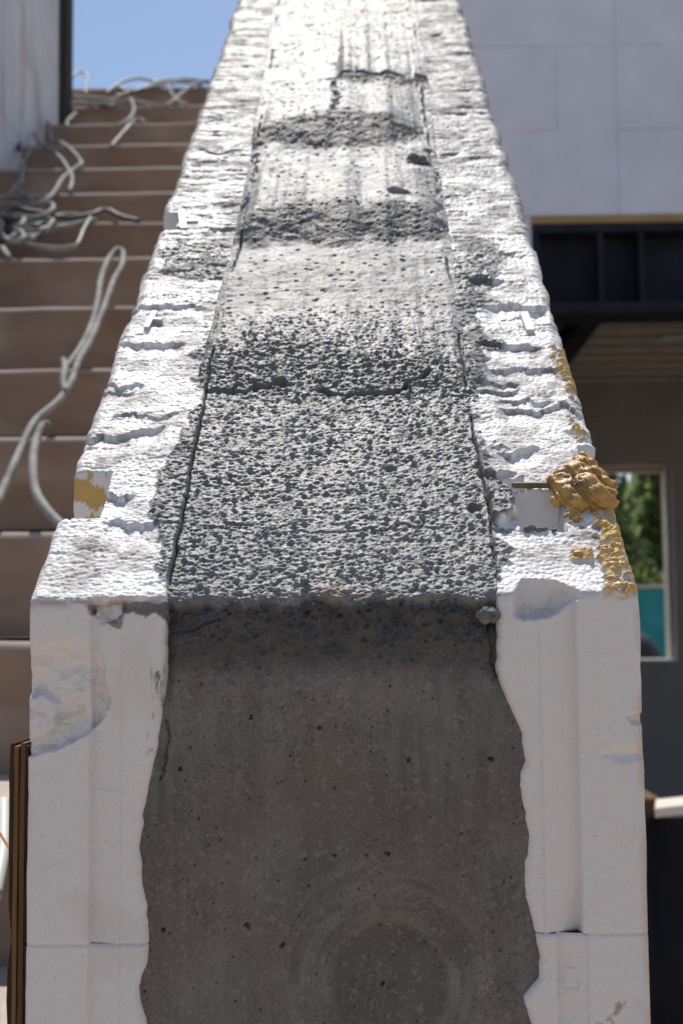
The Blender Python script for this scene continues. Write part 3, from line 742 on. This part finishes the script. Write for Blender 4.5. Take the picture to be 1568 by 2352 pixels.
# crumbs of concrete caught in the pocket and along the broken edge
for px, py, rr, lf in ((1212, 1219, .0016, .001), (1222, 1217, .0019, .001), (1236, 1220, .0012, .001), (1248, 1220, .0014, .001), (1204, 1222, .001, .001), (700, 1338, .002, .001), (1120, 1412, .0042, -.004), (955, 378, .006, .004), (1272, 1222, .0011, .001)):
    q = on_slope(px, min(py, 1360), lf) if py < 1365 else on_y(px, py, -.001)
    add('concrete_crumb', blob_mesh([(q, rr, (1.2, 1, .8))], rr*.22, rr*.35, 350, int(px)), M['crumb'], wall)

# ------------------------------------------------------------------ plywood fixed to the wall's left face
def plywood():
    xl = on_y(20, 2000, .004)[0]; xr = -W-.0008; zt = on_y(40, 1708, .004)[2]
    t = empty('plywood_board', (xl, .6, G), 'weathered plywood board standing on edge against the left side of the foam wall', 'board')
    cuts = [0, .22, .50, .56, .86, 1.0]; ms = ['ply_c', 'ply_a', 'ply_c', 'ply_b', 'ply_c']
    for i in range(5):
        x0, x1 = xl+(xr-xl)*cuts[i], xl+(xr-xl)*cuts[i+1]
        ns = 90; zs = np.linspace(G+.002, zt-.0015*(i % 3), ns); rg = np.random.RandomState(i)
        V = []
        jx = (fbm(zs*160, zs*0+i, 600, 3)-.5)*.0016*(1 if i == 0 else .35); jy = (fbm(zs*120, zs*0+i, 610, 3)-.5)*.0016
        if i == 0: jx[np.abs(zs-on_y(40, 2165, 0)[2]) < .006] += .0014
        y0, y1 = .004+.0004*i, 1.25
        bm = bmesh.new(); rings = []
        for k in range(ns):
            rings.append([bm.verts.new(p) for p in ((x0+jx[k], y1, zs[k]), (x0+jx[k], y0+jy[k], zs[k]), (x1-.0002, y0+jy[k], zs[k]), (x1-.0002, y1, zs[k]))])
        for k in range(ns-1):
            for j in range(4): bm.faces.new((rings[k][j], rings[k][(j+1) % 4], rings[k+1][(j+1) % 4], rings[k+1][j]))
        bm.faces.new(rings[0]); bm.faces.new(rings[-1])
        add('ply', from_bm(bm, 'ply'), M[ms[i]], t)
    a = on_y(0, 1915, .02); b = on_y(24, 1950, .006)
    add('splinter', from_bm(poly_tube([a, (np.array(a)+b)/2+np.array([0, 0, -.0004]), b], .0007, 3, 5), 'splinter'), M['splinter'], t)
plywood()

# ------------------------------------------------------------------ stairs on the left
KS, VPS = 2980., -450.
TS = (1455-VPS)/FPX
def stair_pt(px, py, lift=0.):
    """point on the line of the step edges seen at (px, py)"""
    h0 = KS/FPX; d = ray(px, py)                           # plane z = CAMz - h0 + TS*(Y-CAMy)
    t = (-h0+lift)/(d[2]-TS*d[1]); return CAM+d*t
STEP_Y = [201, 243, 283, 331, 384, 441, 509, 590, 703, 845, 1000, 1220, 1472, 1850]
XW = -1.0
def staircase():
    t = empty('staircase', (-.55, 2.2, G), 'dusty brown steps climbing between the foam wall and the white side wall', 'stairs')
    pts = [stair_pt(160, y) for y in STEP_Y]
    pts = [(p[1], p[2]) for p in pts]
    ex = (pts[-1][0]-.27, pts[-1][1]-.15)
    for q in range(5):
        pts.append((ex[0]-.27*q, max(ex[1]-.165*q, G+.06)))
    for i, (y, z) in enumerate(pts):
        yb = pts[i-1][0]+.03 if i else y+1.2
        zb = pts[i+1][1]-.01 if i+1 < len(pts) else G
        if z <= G+.1: break
        bm = bmesh.new(); xs = np.linspace(XW-(.3 if i < 2 else 0), -W-.002-.010*(z < -.02), 14); r = .009
        prof = [(yb, zb), (y, zb), (y, z-r), (y+r*.22, z-r*.62), (y+r*.56, z-r*.27), (y+r, z), (y+r*2.2, z), (yb, z)]
        rings = []
        for k, xx in enumerate(xs):
            j = (float(fbm(np.array([xx*9.]), np.array([i*3.3]), 700, 3)[0])-.5)*.006
            rings.append([bm.verts.new((xx, a+(j*.5 if 0 < n < 6 else 0), b+(j if 2 <= n < 7 else 0))) for n, (a, b) in enumerate(prof)])
        for k in range(len(xs)-1):
            for n in range(8): bm.faces.new((rings[k][n], rings[k][(n+1) % 8], rings[k+1][(n+1) % 8], rings[k+1][n]))
        bm.faces.new(rings[0]); bm.faces.new(rings[-1])
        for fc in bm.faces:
            fc.material_index = 1 if len(fc.verts) == 4 and min(v.co.z for v in fc.verts) > z-r-.004 and max(v.co.y for v in fc.verts) < y+r+.01 else 0  # nosing faces get the pale colour, a painted sunlit edge line
        st = add('step', from_bm(bm, 'step'), M['step'], t); st.data.materials.append(M['dust_glint'])
        if i:                                            # a thin sheet of pale dust and mortar on the tread
            dm = bmesh.new(); e = .004
            vs = [dm.verts.new(p) for p in ((XW+.004, y+.018, z+e), (-W-.016, y+.018, z+e), (-W-.016, pts[i-1][0]-.002, z+e), (XW+.004, pts[i-1][0]-.002, z+e))]
            dm.faces.new(vs); add('tread_dust', from_bm(dm, 'tread_dust'), M['dust_glint'], st)
    return pts
STEPS = staircase()

# white side wall left of the stairs, with its dark end post
def side_wall():
    y1 = on_y(135, 100, 1.)[1]*0+CAM[1]+(XW-.001-CAM[0])*ray(137, 100)[1]/ray(137, 100)[0]
    t = empty('foam_side_wall', (XW-.15, 3, G), 'stained white foam wall rising along the left of the steps', 'wall')
    z0, h = G, .406; L = 1.22; row = 0
    while z0 < 3.3:
        y = .9-(row % 2)*.61
        while y < y1-.01:
            a, b = max(y, .9), min(y+L, y1)
            if b-a > .02: box('foam_block', (XW-.286, a+.0008, z0+.0008), (XW-.001-.0012*((row*7+int(y*9)) % 3), b-.0008, z0+h-.0008), M['foam_drip'], t, .002)
            y += L
        z0 += h; row += 1
    px = on_y(155, 100, y1)[0]
    p = empty('timber_post', ((XW+px)/2, y1+.05, STEPS[0][1]), 'dark timber post standing at the far end of the stained side wall', 'post')
    box('post', (XW-.05, y1+.003, STEPS[0][1]-.6), (px, y1+.09, 3.3), M['dark_wood'], p, .004)
side_wall()

# cables
def cable(pts, r, m, label, name='cable', seg=8, lift=.012):
    P = []
    for p in pts:
        l = p[2] if len(p) > 2 else lift
        P.append(stair_pt(p[0], p[1], l))
    c = np.mean(P, 0)
    o = add(name, from_bm(poly_tube([q-c for q in P], r, 6, seg), name, True), M[m]); o.location = c
    tag(o, label, 'cable', 'loose cables strewn over the steps')
sc = 1568/2592
def Z2(*p): return [(x/1568*620*sc, (480+y/1568*620)*sc) for x, y in p]      # from an enlargement of the steps
def Z1(*p): return [(x/1568*420*sc, (80+y/1568*420)*sc) for x, y in p]
def Z0(*p): return [(x/1.7422*sc, y/1.7422*sc) for x, y in p]
def ZB(*p): return [(x/1.7422*sc, (900+y/1.7422)*sc) for x, y in p]
cable(ZB((-60, 1810), (10, 1690), (130, 1420), (230, 1220), (380, 1090), (470, 960), (520, 820), (600, 680), (690, 460), (750, 290), (805, 190), (815, 110), (795, 82), (760, 90), (705, 170), (665, 290), (650, 400), (610, 570), (540, 720), (470, 820), (435, 860), (425, 830)), .0062, 'cable', 'long pale cable doubled back in a narrow loop down the nearer steps', lift=.03)
cable(ZB((325, 1240), (280, 1250), (240, 1340), (218, 1480), (230, 1660), (290, 1780), (400, 1900), (480, 1960)), .0066, 'cable', 'short pale cable curling down beside the foot of the foam wall', lift=.03)
cable(ZB((415, 812), (430, 850), (418, 960), (440, 1020)), .006, 'cable', 'stub of pale cable poking up beside the long looped cable', lift=.035)
cable(Z2((460, -40), (480, 60), (500, 120), (560, 140), (680, 220), (780, 345), (720, 400), (600, 500), (520, 630), (420, 715), (250, 740), (100, 740), (-60, 745)), .0060, 'cable', 'pale kinked cable bent out to a point above the tangle')
cable(Z2((335, 80), (330, 60), (345, 110), (400, 170), (510, 235), (600, 320), (650, 400), (690, 470), (690, 540), (665, 620)), .0055, 'cable', 'cable curving from a pale hooked end into shadow on the steps')
cable(Z2((350, 180), (290, 230), (240, 300), (215, 380), (212, 450), (205, 520), (140, 580), (90, 660)), .0058, 'cable', 'pale cable with a thick taped splice above the tangle')
o = add('splice', from_bm(poly_tube([stair_pt(*p, .014) for p in Z2((222, 320), (213, 400), (210, 480))], .0085, 5, 8, lambda t: .6+.4*math.sin(math.pi*t)), 'splice', True), M['cable']); tag(o, 'thick pale taped splice sleeve around the cable above the tangle', 'cable splice')
cable(Z2((165, 610), (230, 660), (310, 705)), .0052, 'cable', 'short grey cable end lying just above the long bent cable')
cable(Z2((-60, 820), (60, 850), (180, 870), (330, 870), (440, 840), (510, 790), (500, 745), (450, 740)), .0062, 'cable', 'pale cable looped back in a round bend over the tangle', lift=.03)
cable(Z2((30, 840), (80, 795), (180, 785), (300, 810), (420, 825)), .0056, 'cable_dark', 'dark cable arched inside the round bend of the tangle', lift=.022)
cable(Z2((500, 860), (640, 875), (780, 860), (900, 835), (970, 805), (1050, 805), (1130, 850), (1220, 880), (1330, 905)), .0058, 'cable_dark', 'dark cable running right from the tangle and arching over a step')
cable(Z2((120, 960), (240, 985), (420, 1000), (560, 975), (700, 940), (830, 910), (930, 900)), .0060, 'cable', 'grey cable sweeping right below the round bend')
cable(Z2((440, 1000), (480, 950), (510, 895)), .0062, 'cable', 'stubby pale cable crossing over the sweeping grey cable', lift=.03)
cable(Z2((-40, 1000), (60, 1090), (200, 1120), (400, 1155), (600, 1165), (740, 1140)), .0056, 'cable', 'lowest grey cable of the tangle lying along the step edge')
cable(Z2((740, 1140), (770, 1080), (800, 1000), (840, 930), (870, 880)), .0056, 'cable_dark', 'dark cable hanging over the step at the right end of the tangle')
cable(Z2((-30, 880), (20, 930), (0, 990), (60, 1080), (110, 1100), (200, 1085), (230, 1050), (200, 1010), (150, 990)), .0060, 'cable', 'pale cable twisted in a small hook in the middle of the tangle', lift=.03)
cable(Z2((190, 960), (215, 930), (235, 890)), .0062, 'cable', 'short pale stub standing in the middle of the tangle', lift=.035)
cable(Z2((230, 1080), (300, 1080), (330, 1060)), .0056, 'cable', 'short grey stub lying right of the small hook')
cable(Z2((-60, 900), (80, 930), (220, 950), (380, 940), (520, 915)), .0060, 'cable_dark', 'black cable lying across the middle of the tangle', lift=.004)
cable(Z2((-60, 1060), (40, 1110), (20, 1000), (120, 1040), (250, 1060), (400, 1040)), .0060, 'cable_dark', 'black cable coiled at the bottom left of the tangle', lift=.004)
cable(Z2((-60, 870), (90, 900), (260, 905), (430, 890), (620, 850), (760, 850)), .0066, 'cable_dark', 'thick black cable bundled under the round bend of the tangle', lift=.006)
cable(Z2((-60, 1130), (80, 1080), (220, 1000), (330, 960), (430, 930)), .0064, 'cable_dark', 'black cable slanting up through the tangle from its lower left', lift=.008)
cable(Z2((-60, 960), (60, 985), (160, 1010), (300, 1030), (400, 990), (500, 950)), .006, 'cable_dark', 'black cable waving through the tangle above the lowest grey cable', lift=.006)
cable(Z2((20, 1165), (50, 1210), (90, 1265)), .0075, 'cable', 'thick pale cable end on the step below the tangle', lift=.02)
cable(Z2((1250, -20), (1180, 60), (1110, 140), (1070, 190)), .0055, 'cable_dark', 'dark cable slanting across two of the upper steps')
cable(Z0((960, 805), (920, 785), (880, 800), (840, 850)), .0052, 'cable', 'grey cable hook at the head of the slanting dark cable')
cable(Z0((865, 650), (880, 690), (885, 730), (860, 780), (810, 815), (765, 830)), .0062, 'cable', 'pale cable curling down over the upper steps')
cable(Z0((500, 745), (465, 780), (440, 810), (455, 840)), .0062, 'cable', 'short pale cable end hanging below the upper bundle')
cable(Z0((410, 625), (440, 575), (480, 505), (540, 470), (575, 510), (570, 570), (565, 620)), .0050, 'cable_dark', 'dark cable standing in a hoop against the sky', lift=.02)
cable(Z0((275, 715), (340, 700), (430, 690), (520, 680), (640, 685), (770, 665), (900, 670), (1000, 690), (1090, 695), (1150, 660), (1220, 600), (1300, 545), (1380, 530)), .0058, 'cable', 'long grey cable winding across the top steps towards the foam wall')
cable(Z0((290, 610), (380, 630), (480, 640), (600, 650), (720, 655), (780, 660)), .0058, 'cable_dark', 'dark cable lying straight along the topmost step')
cable(Z0((700, 615), (760, 570), (830, 530), (920, 515), (1000, 530), (1040, 545)), .0056, 'cable_dark', 'dark cable arched over the landing against the sky')
cable(Z0((780, 570), (830, 600), (890, 605), (960, 575), (1040, 545), (1130, 530), (1250, 525), (1380, 540)), .0075, 'cable_dark', 'thick black cable along the landing edge')
cable(Z0((1110, 560), (1140, 620), (1180, 665), (1240, 695)), .0050, 'cable', 'thin grey cable dropping from the landing near the foam wall')
cable(Z0((760, 640), (860, 610), (960, 585), (1080, 560), (1200, 540), (1330, 560)), .0060, 'cable_dark', 'black cable lying just below the landing edge', lift=.01)
cable(Z0((125, 990), (135, 900), (165, 810), (230, 730), (300, 640), (280, 610), (270, 660), (300, 690)), .0062, 'cable_dark', 'black cable hugging the stained side wall in a long curve', lift=.01)
cable(Z0((300, 640), (420, 660), (560, 680), (700, 700), (760, 690)), .0060, 'cable_dark', 'black cable tucked under the grey cables by the side wall', lift=.004)

# things low at the far left
def pale_pipe():
    y, z = STEPS[13]
    p = [stair_pt(8, 1845, .01), stair_pt(8, 1900, .03), stair_pt(4, 1970, .05), stair_pt(-14, 2060, .06)]
    o = add('pipe', from_bm(poly_tube(p, .006, 6, 12), 'pipe', True), M['pipe'])
    tag(o, 'pale plastic pipe leaning on the lower steps behind the plywood', 'pipe')
pale_pipe()

# ------------------------------------------------------------------ building on the right
BY = 6.0
def bz(px, py, Y=BY): return on_y(px, py, Y)
def building():
    t = empty('foam_block_building', (2.2, BY+1.6, G), 'shaded building of white foam blocks with a wide dark opening below', 'building')
    xl = -.25; xop = bz(1221, 530)[0]; xr = 5.2
    z0 = bz(1400, 494)[2]; h = z0+0; ch = bz(1400, 297)[2]-z0
    jx = bz(1417, 300)[0]; jm = bz(1276, 200)[0]
    L = ch*3.0
    rows = [[xl, jx-L*.97 if jx-L > xl+.1 else xl, jx, jx+L, xr], [xl, jm-L*.62, jm, jx, jx+L*.45, xr], [xl, jx, jx+L*.9, xr], [xl, jm-.2, jm+L*.8, xr], [xl, jx-.3, jx+L, xr]]
    rg = random.Random(8)
    for r, js in enumerate(rows):
        js = sorted(set(round(j, 4) for j in js))
        for a, b in zip(js[:-1], js[1:]):
            if b-a < .05: continue
            box('foam_block', (a+.0025, BY+.004*rg.random(), z0+r*ch+.0022), (b-.0025, BY+.28, z0+(r+1)*ch-.0022), M['foam_wall'], t, .004)
    # backing that closes the joints
    box('joint_backing', (xl+.01, BY+.008, z0+.01), (xr-.01, BY+.27, z0+5*ch-.01), M['foam_wall'], t)
    k = 0; z = z0
    while z > G+.05:                                        # pier left of the opening
        zb = max(z-ch, G); box('foam_block', (xl, BY+.003*rg.random(), zb+.002), (xop-.002, BY+.28, z-.002), M['foam_wall'], t, .003); z -= ch
    # timber plate, steel beam with flanges and stiffeners
    zp = bz(1400, 511)[2]
    box('timber_plate', (xop, BY-.008, zp), (xr, BY+.28, z0-.001), M['plate'], t, .003)
    zb = bz(1400, 716)[2]; zw = bz(1400, 692)[2]; zt = bz(1400, 531)[2]
    box('top_flange', (xop, BY-.004, zt), (xr, BY+.26, zp-.001), M['steel'], t, .002)
    box('web', (xop, BY+.12, zw), (xr, BY+.135, zt-.001), M['steel'], t)
    box('bottom_flange', (xop, BY-.004, zb), (xr, BY+.26, zw-.001), M['steel'], t, .002)
    for px in (1232, 1380, 1474, 1640):
        x = bz(px, 600)[0]; box('stiffener', (x-.012, BY+.002, zw+.001), (x+.012, BY+.119, zt-.002), M['steel'], t)
    # room behind: deck ceiling, cross beam, rear wall with window
    YB = 8.9
    zd = on_y(1500, 728, BY+.9)[2]
    xb0, xb1 = on_y(1345, 722, BY+.32)[0], on_y(1395, 722, BY+.32)[0]
    zbm = on_y(1395, 722, BY+.32)[2]
    box('cross_beam', (xb0, BY+.30, zbm), (xb1, YB-.002, zd-.002), M['steel'], t, .003)
    n = 10; pitch = (YB-BY-.3)/n; prof = []
    for i in range(n):
        y = BY+.3+i*pitch; prof += [(y, zd), (y+pitch*.42, zd), (y+pitch*.50, zd+.08), (y+pitch*.92, zd+.08)]
    prof.append((YB, zd)); bm = bmesh.new()
    a = [bm.verts.new((xl+.3, y, z)) for y, z in prof]; b = [bm.verts.new((xr, y, z)) for y, z in prof]
    for i in range(len(prof)-1): bm.faces.new((a[i], a[i+1], b[i+1], b[i]))
    add('roof_deck', from_bm(bm, 'roof_deck'), M['deck'], t)
    box('roof_slab', (xl+.29, BY+.285, zd+.09), (xr, YB+.2, zd+.25), M['plaster'], t)
    wx0, wx1 = on_y(1290, 1300, YB)[0], on_y(1549, 1300, YB)[0]
    wz0, wz1 = on_y(1500, 1524, YB)[2], on_y(1450, 1068, YB)[2]
    for lo, hi in (((xl+.3, wz1), (xr, zd+.04)), ((xl+.3, G), (xr, wz0)), ((xl+.3, wz0), (wx0, wz1)), ((wx1, wz0), (xr, wz1))):
        box('rear_wall', (lo[0], YB, lo[1]), (hi[0], YB+.26, hi[1]), M['plaster'], t)
    box('gable_wall', (xl+.02, BY+.29, G), (xl+.28, YB+.26, zd+.04), M['plaster'], t)
    box('gable_wall', (xr+.002, BY+.0, G), (xr+.28, YB+.26, zd+.04), M['plaster'], t)
    fw = box('window_frame', (wx1-.022, YB+.10, wz0+.030), (wx1-.001, YB+.262, wz1-.001), M['frame'], t, .004)
    box('window_sill', (wx0, YB-.01, wz0+.0015), (wx1-.0015, YB+.28, wz0+.028), M['frame'], t, .004)
    box('window_frame', (wx0+.001, YB+.20, wz1-.03), (wx1-.024, YB+.28, wz1-.002), M['frame'], t, .004)
    box('room_floor', (xl+.3, BY+.0, G+.004), (xr, YB, G+.012), M['dark_wood'], t)
    q0, q1 = on_y(1508, 776, BY+1.3), on_y(1640, 770, BY+1.3)
    o = add('light_tube', from_bm(poly_tube([q0, (q0+q1)/2, q1], .011, 2, 10), 'light_tube', True), M['tie']); tag(o, 'unlit pale tube hanging under the corrugated deck ceiling', 'tube')
    return YB
YB = building()

# fence, drum and trees seen through the window
def fence():
    Y = 12.5; zt = on_y(1440, 1352, Y)[2]; x0, x1 = 1.4, 5.6
    t = empty('teal_fence', (3.2, Y, G), 'teal site fence seen through the window opening', 'fence')
    n = 5
    for i in range(n):
        a, b = x0+(x1-x0)*i/n, x0+(x1-x0)*(i+1)/n
        box('fence_panel', (a+.012, Y, G+.05), (b-.012, Y+.03, zt), M['teal'], t, .006)
        box('fence_post', (a-.03, Y+.035, G), (a+.03, Y+.09, zt-.01), M['dark_wood'], t, .006)
    box('fence_rail', (x0, Y-.03, zt+.001), (x1, Y+.04, zt+.03), M['frame'], t, .004)
fence()
def drum():
    Y = 11.2; c = on_y(1468, 1560, Y); bm = bmesh.new()
    prof = [(0, 1.0), (.10, .985), (.19, .93), (.245, .84), (.262, .7), (.256, .66), (.268, .62), (.270, .35), (.262, .32), (.27, .28), (.262, .03), (.24, 0)]
    ht = on_y(1470, 1448, Y)[2]-G
    rings = []
    for r, h in prof:
        rings.append([bm.verts.new((c[0]-.06+r*math.cos(2*math.pi*k/24), Y+r*math.sin(2*math.pi*k/24), G+h*ht)) for k in range(24)])
    for i in range(len(rings)-1):
        for k in range(24): bm.faces.new((rings[i][k], rings[i][(k+1) % 24], rings[i+1][(k+1) % 24], rings[i+1][k]))
    bmesh.ops.remove_doubles(bm, verts=bm.verts[:], dist=1e-5)
    o = add('drum', from_bm(bm, 'drum', True), M['dark']); tag(o, 'dark round-topped drum in front of the teal fence', 'drum')
drum()
def tree(x, y, h, r, mi, seed, label):
    rg = random.Random(seed); t = empty('tree', (x, y, G), label, 'tree', 'trees beyond the window')
    bm = poly_tube([(x, y, G), (x+.1, y, G+h*.3), (x-.05, y+.1, G+h*.6), (x, y, G+h*.92)], h*.022, 4, 8, lambda q: 1-.8*q)
    add('trunk', from_bm(bm, 'trunk', True), M['bark'], t)
    for b in range(7):
        a = rg.random()*6.28; z = G+h*(.25+.09*b); l = r*(.5+.4*rg.random())
        add('limb', from_bm(poly_tube([(x, y, z), (x+math.cos(a)*l*.5, y+math.sin(a)*l*.5, z+l*.3), (x+math.cos(a)*l, y+math.sin(a)*l, z+l*.45)], h*.008, 3, 5, lambda q: 1-.7*q), 'limb', True), M['bark'], t)
    vs, fs = [], []
    for c in range(150):
        u = rg.random(); zc = G+h*(.10+.88*u); rad = r*(1.05-.75*u**1.5)*math.sqrt(rg.random()); a = rg.random()*6.28
        cx, cy = x+math.cos(a)*rad, y+math.sin(a)*rad; cr = r*(.16+.14*rg.random())
        for k in range(36):
            d = Vector((rg.gauss(0, 1), rg.gauss(0, 1), rg.gauss(0, .9))); d = d.normalized()*cr*rg.random()**.4
            p = Vector((cx, cy, zc))+d; s = .05+.09*rg.random()
            e1 = Vector((rg.gauss(0, 1), rg.gauss(0, 1), rg.gauss(0, 1))).normalized(); e2 = e1.orthogonal().normalized()
            i = len(vs); vs += [p-e1*s, p+e2*s*.45, p+e1*s, p-e2*s*.45]; fs.append((i, i+1, i+2, i+3))
    me = bpy.data.meshes.new('crown'); me.from_pydata([tuple(v) for v in vs], [], fs); add('crown', me, M['leaf%d' % mi], t)
tree(2.75, 16.5, 4.6, .80, 0, 1, 'dark green tree at the left of the window view, partly behind the wall')
tree(3.95, 17.5, 4.1, .70, 1, 2, 'mid green tree at the right edge of the window view')
tree(3.35, 18.4, 3.2, .75, 1, 3, 'lower mid green tree in the middle of the window view, sky above it')
tree(3.55, 15.4, 2.0, .50, 2, 4, 'low yellowish green young tree just above the fence')
tree(3.10, 19.5, 3.9, .55, 0, 5, 'narrow dark green tree rising behind the lower middle tree')
tree(5.0, 18.2, 5.0, 1.1, 0, 6, 'broad dark green tree hidden right of the window')
tree(4.2, 21.0, 3.7, 1.2, 1, 7, 'bushy tree farthest behind the others')
tree(2.2, 18.0, 4.8, 1.0, 1, 8, 'tall mid green tree mostly hidden behind the foam wall')

# dark covered stack and pale plank at the right
def stack():
    Y0 = 2.25; c = on_y(1493, 1880, Y0)
    x0 = c[0]; zt = on_y(1520, 1880, Y0)[2]
    nx, ny = 40, 60; u = np.linspace(0, 1, nx); prof = []
    for v in np.linspace(0, 1, ny):
        prof.append(v)
    V = np.zeros((ny, nx, 3))
    for j, v in enumerate(prof):
        if v < .6: y, z = Y0, G+.003+(zt-G)*(v/.6)
        else: y, z = Y0+(v-.6)/.4*.26, zt
        xx = x0+u*2.0
        f = (fbm(u*6+.3, np.full(nx, v*9.), 801, 4)-.5)
        V[j, :, 0] = xx; V[j, :, 1] = y-(.05*f if v < .6 else 0)+.012*np.sin(z*30+u*4)*(v < .6); V[j, :, 2] = z+(.03*f if v >= .6 else 0)*sst(.6, .7, np.float64(v))
    lft = V[:, :1].copy(); lft[:, 0, 1] = Y0+.26; lft[:, 0, 0] += .01
    V = np.concatenate([lft, V], 1)
    o = add('covered_stack', grid_mesh('covered_stack', V), M['tarp']); tag(o, 'stack covered by a dark navy tarpaulin right of the foam wall', 'stack')
    a, b = on_y(1503, 1858, Y0+.05), on_y(1510, 1836, Y0+.30)
    z = zt+.055
    bm = bmesh.new()
    def P(px, py): d = ray(px, py); k = (z-CAM[2])/d[2]; return CAM+d*k
    c1, c2, c3, c4 = P(1503, 1857), P(1505, 1836), P(1900, 1795), P(1900, 1812)
    lo = [bm.verts.new((p[0], p[1], z-.018)) for p in (c1, c2, c3, c4)]; hi = [bm.verts.new((p[0], p[1], z)) for p in (c1, c2, c3, c4)]
    bm.faces.new(hi); bm.faces.new(lo[::-1])
    for i in range(4): bm.faces.new((lo[i], lo[(i+1) % 4], hi[(i+1) % 4], hi[i]))
    bmesh.ops.bevel(bm, geom=bm.edges[:], offset=.002, segments=1, affect='EDGES')
    o = add('plank', from_bm(bm, 'plank'), M['plank']); tag(o, 'bright pale plank lying on the dark covered stack', 'plank')
    bt = box('timber_block', (x0-.006, Y0+.03, zt-.01), (x0+.03, Y0+.24, zt+.037), M['ply_b'], None, .003); tag(bt, 'small brown timber block under the end of the pale plank', 'timber')
stack()
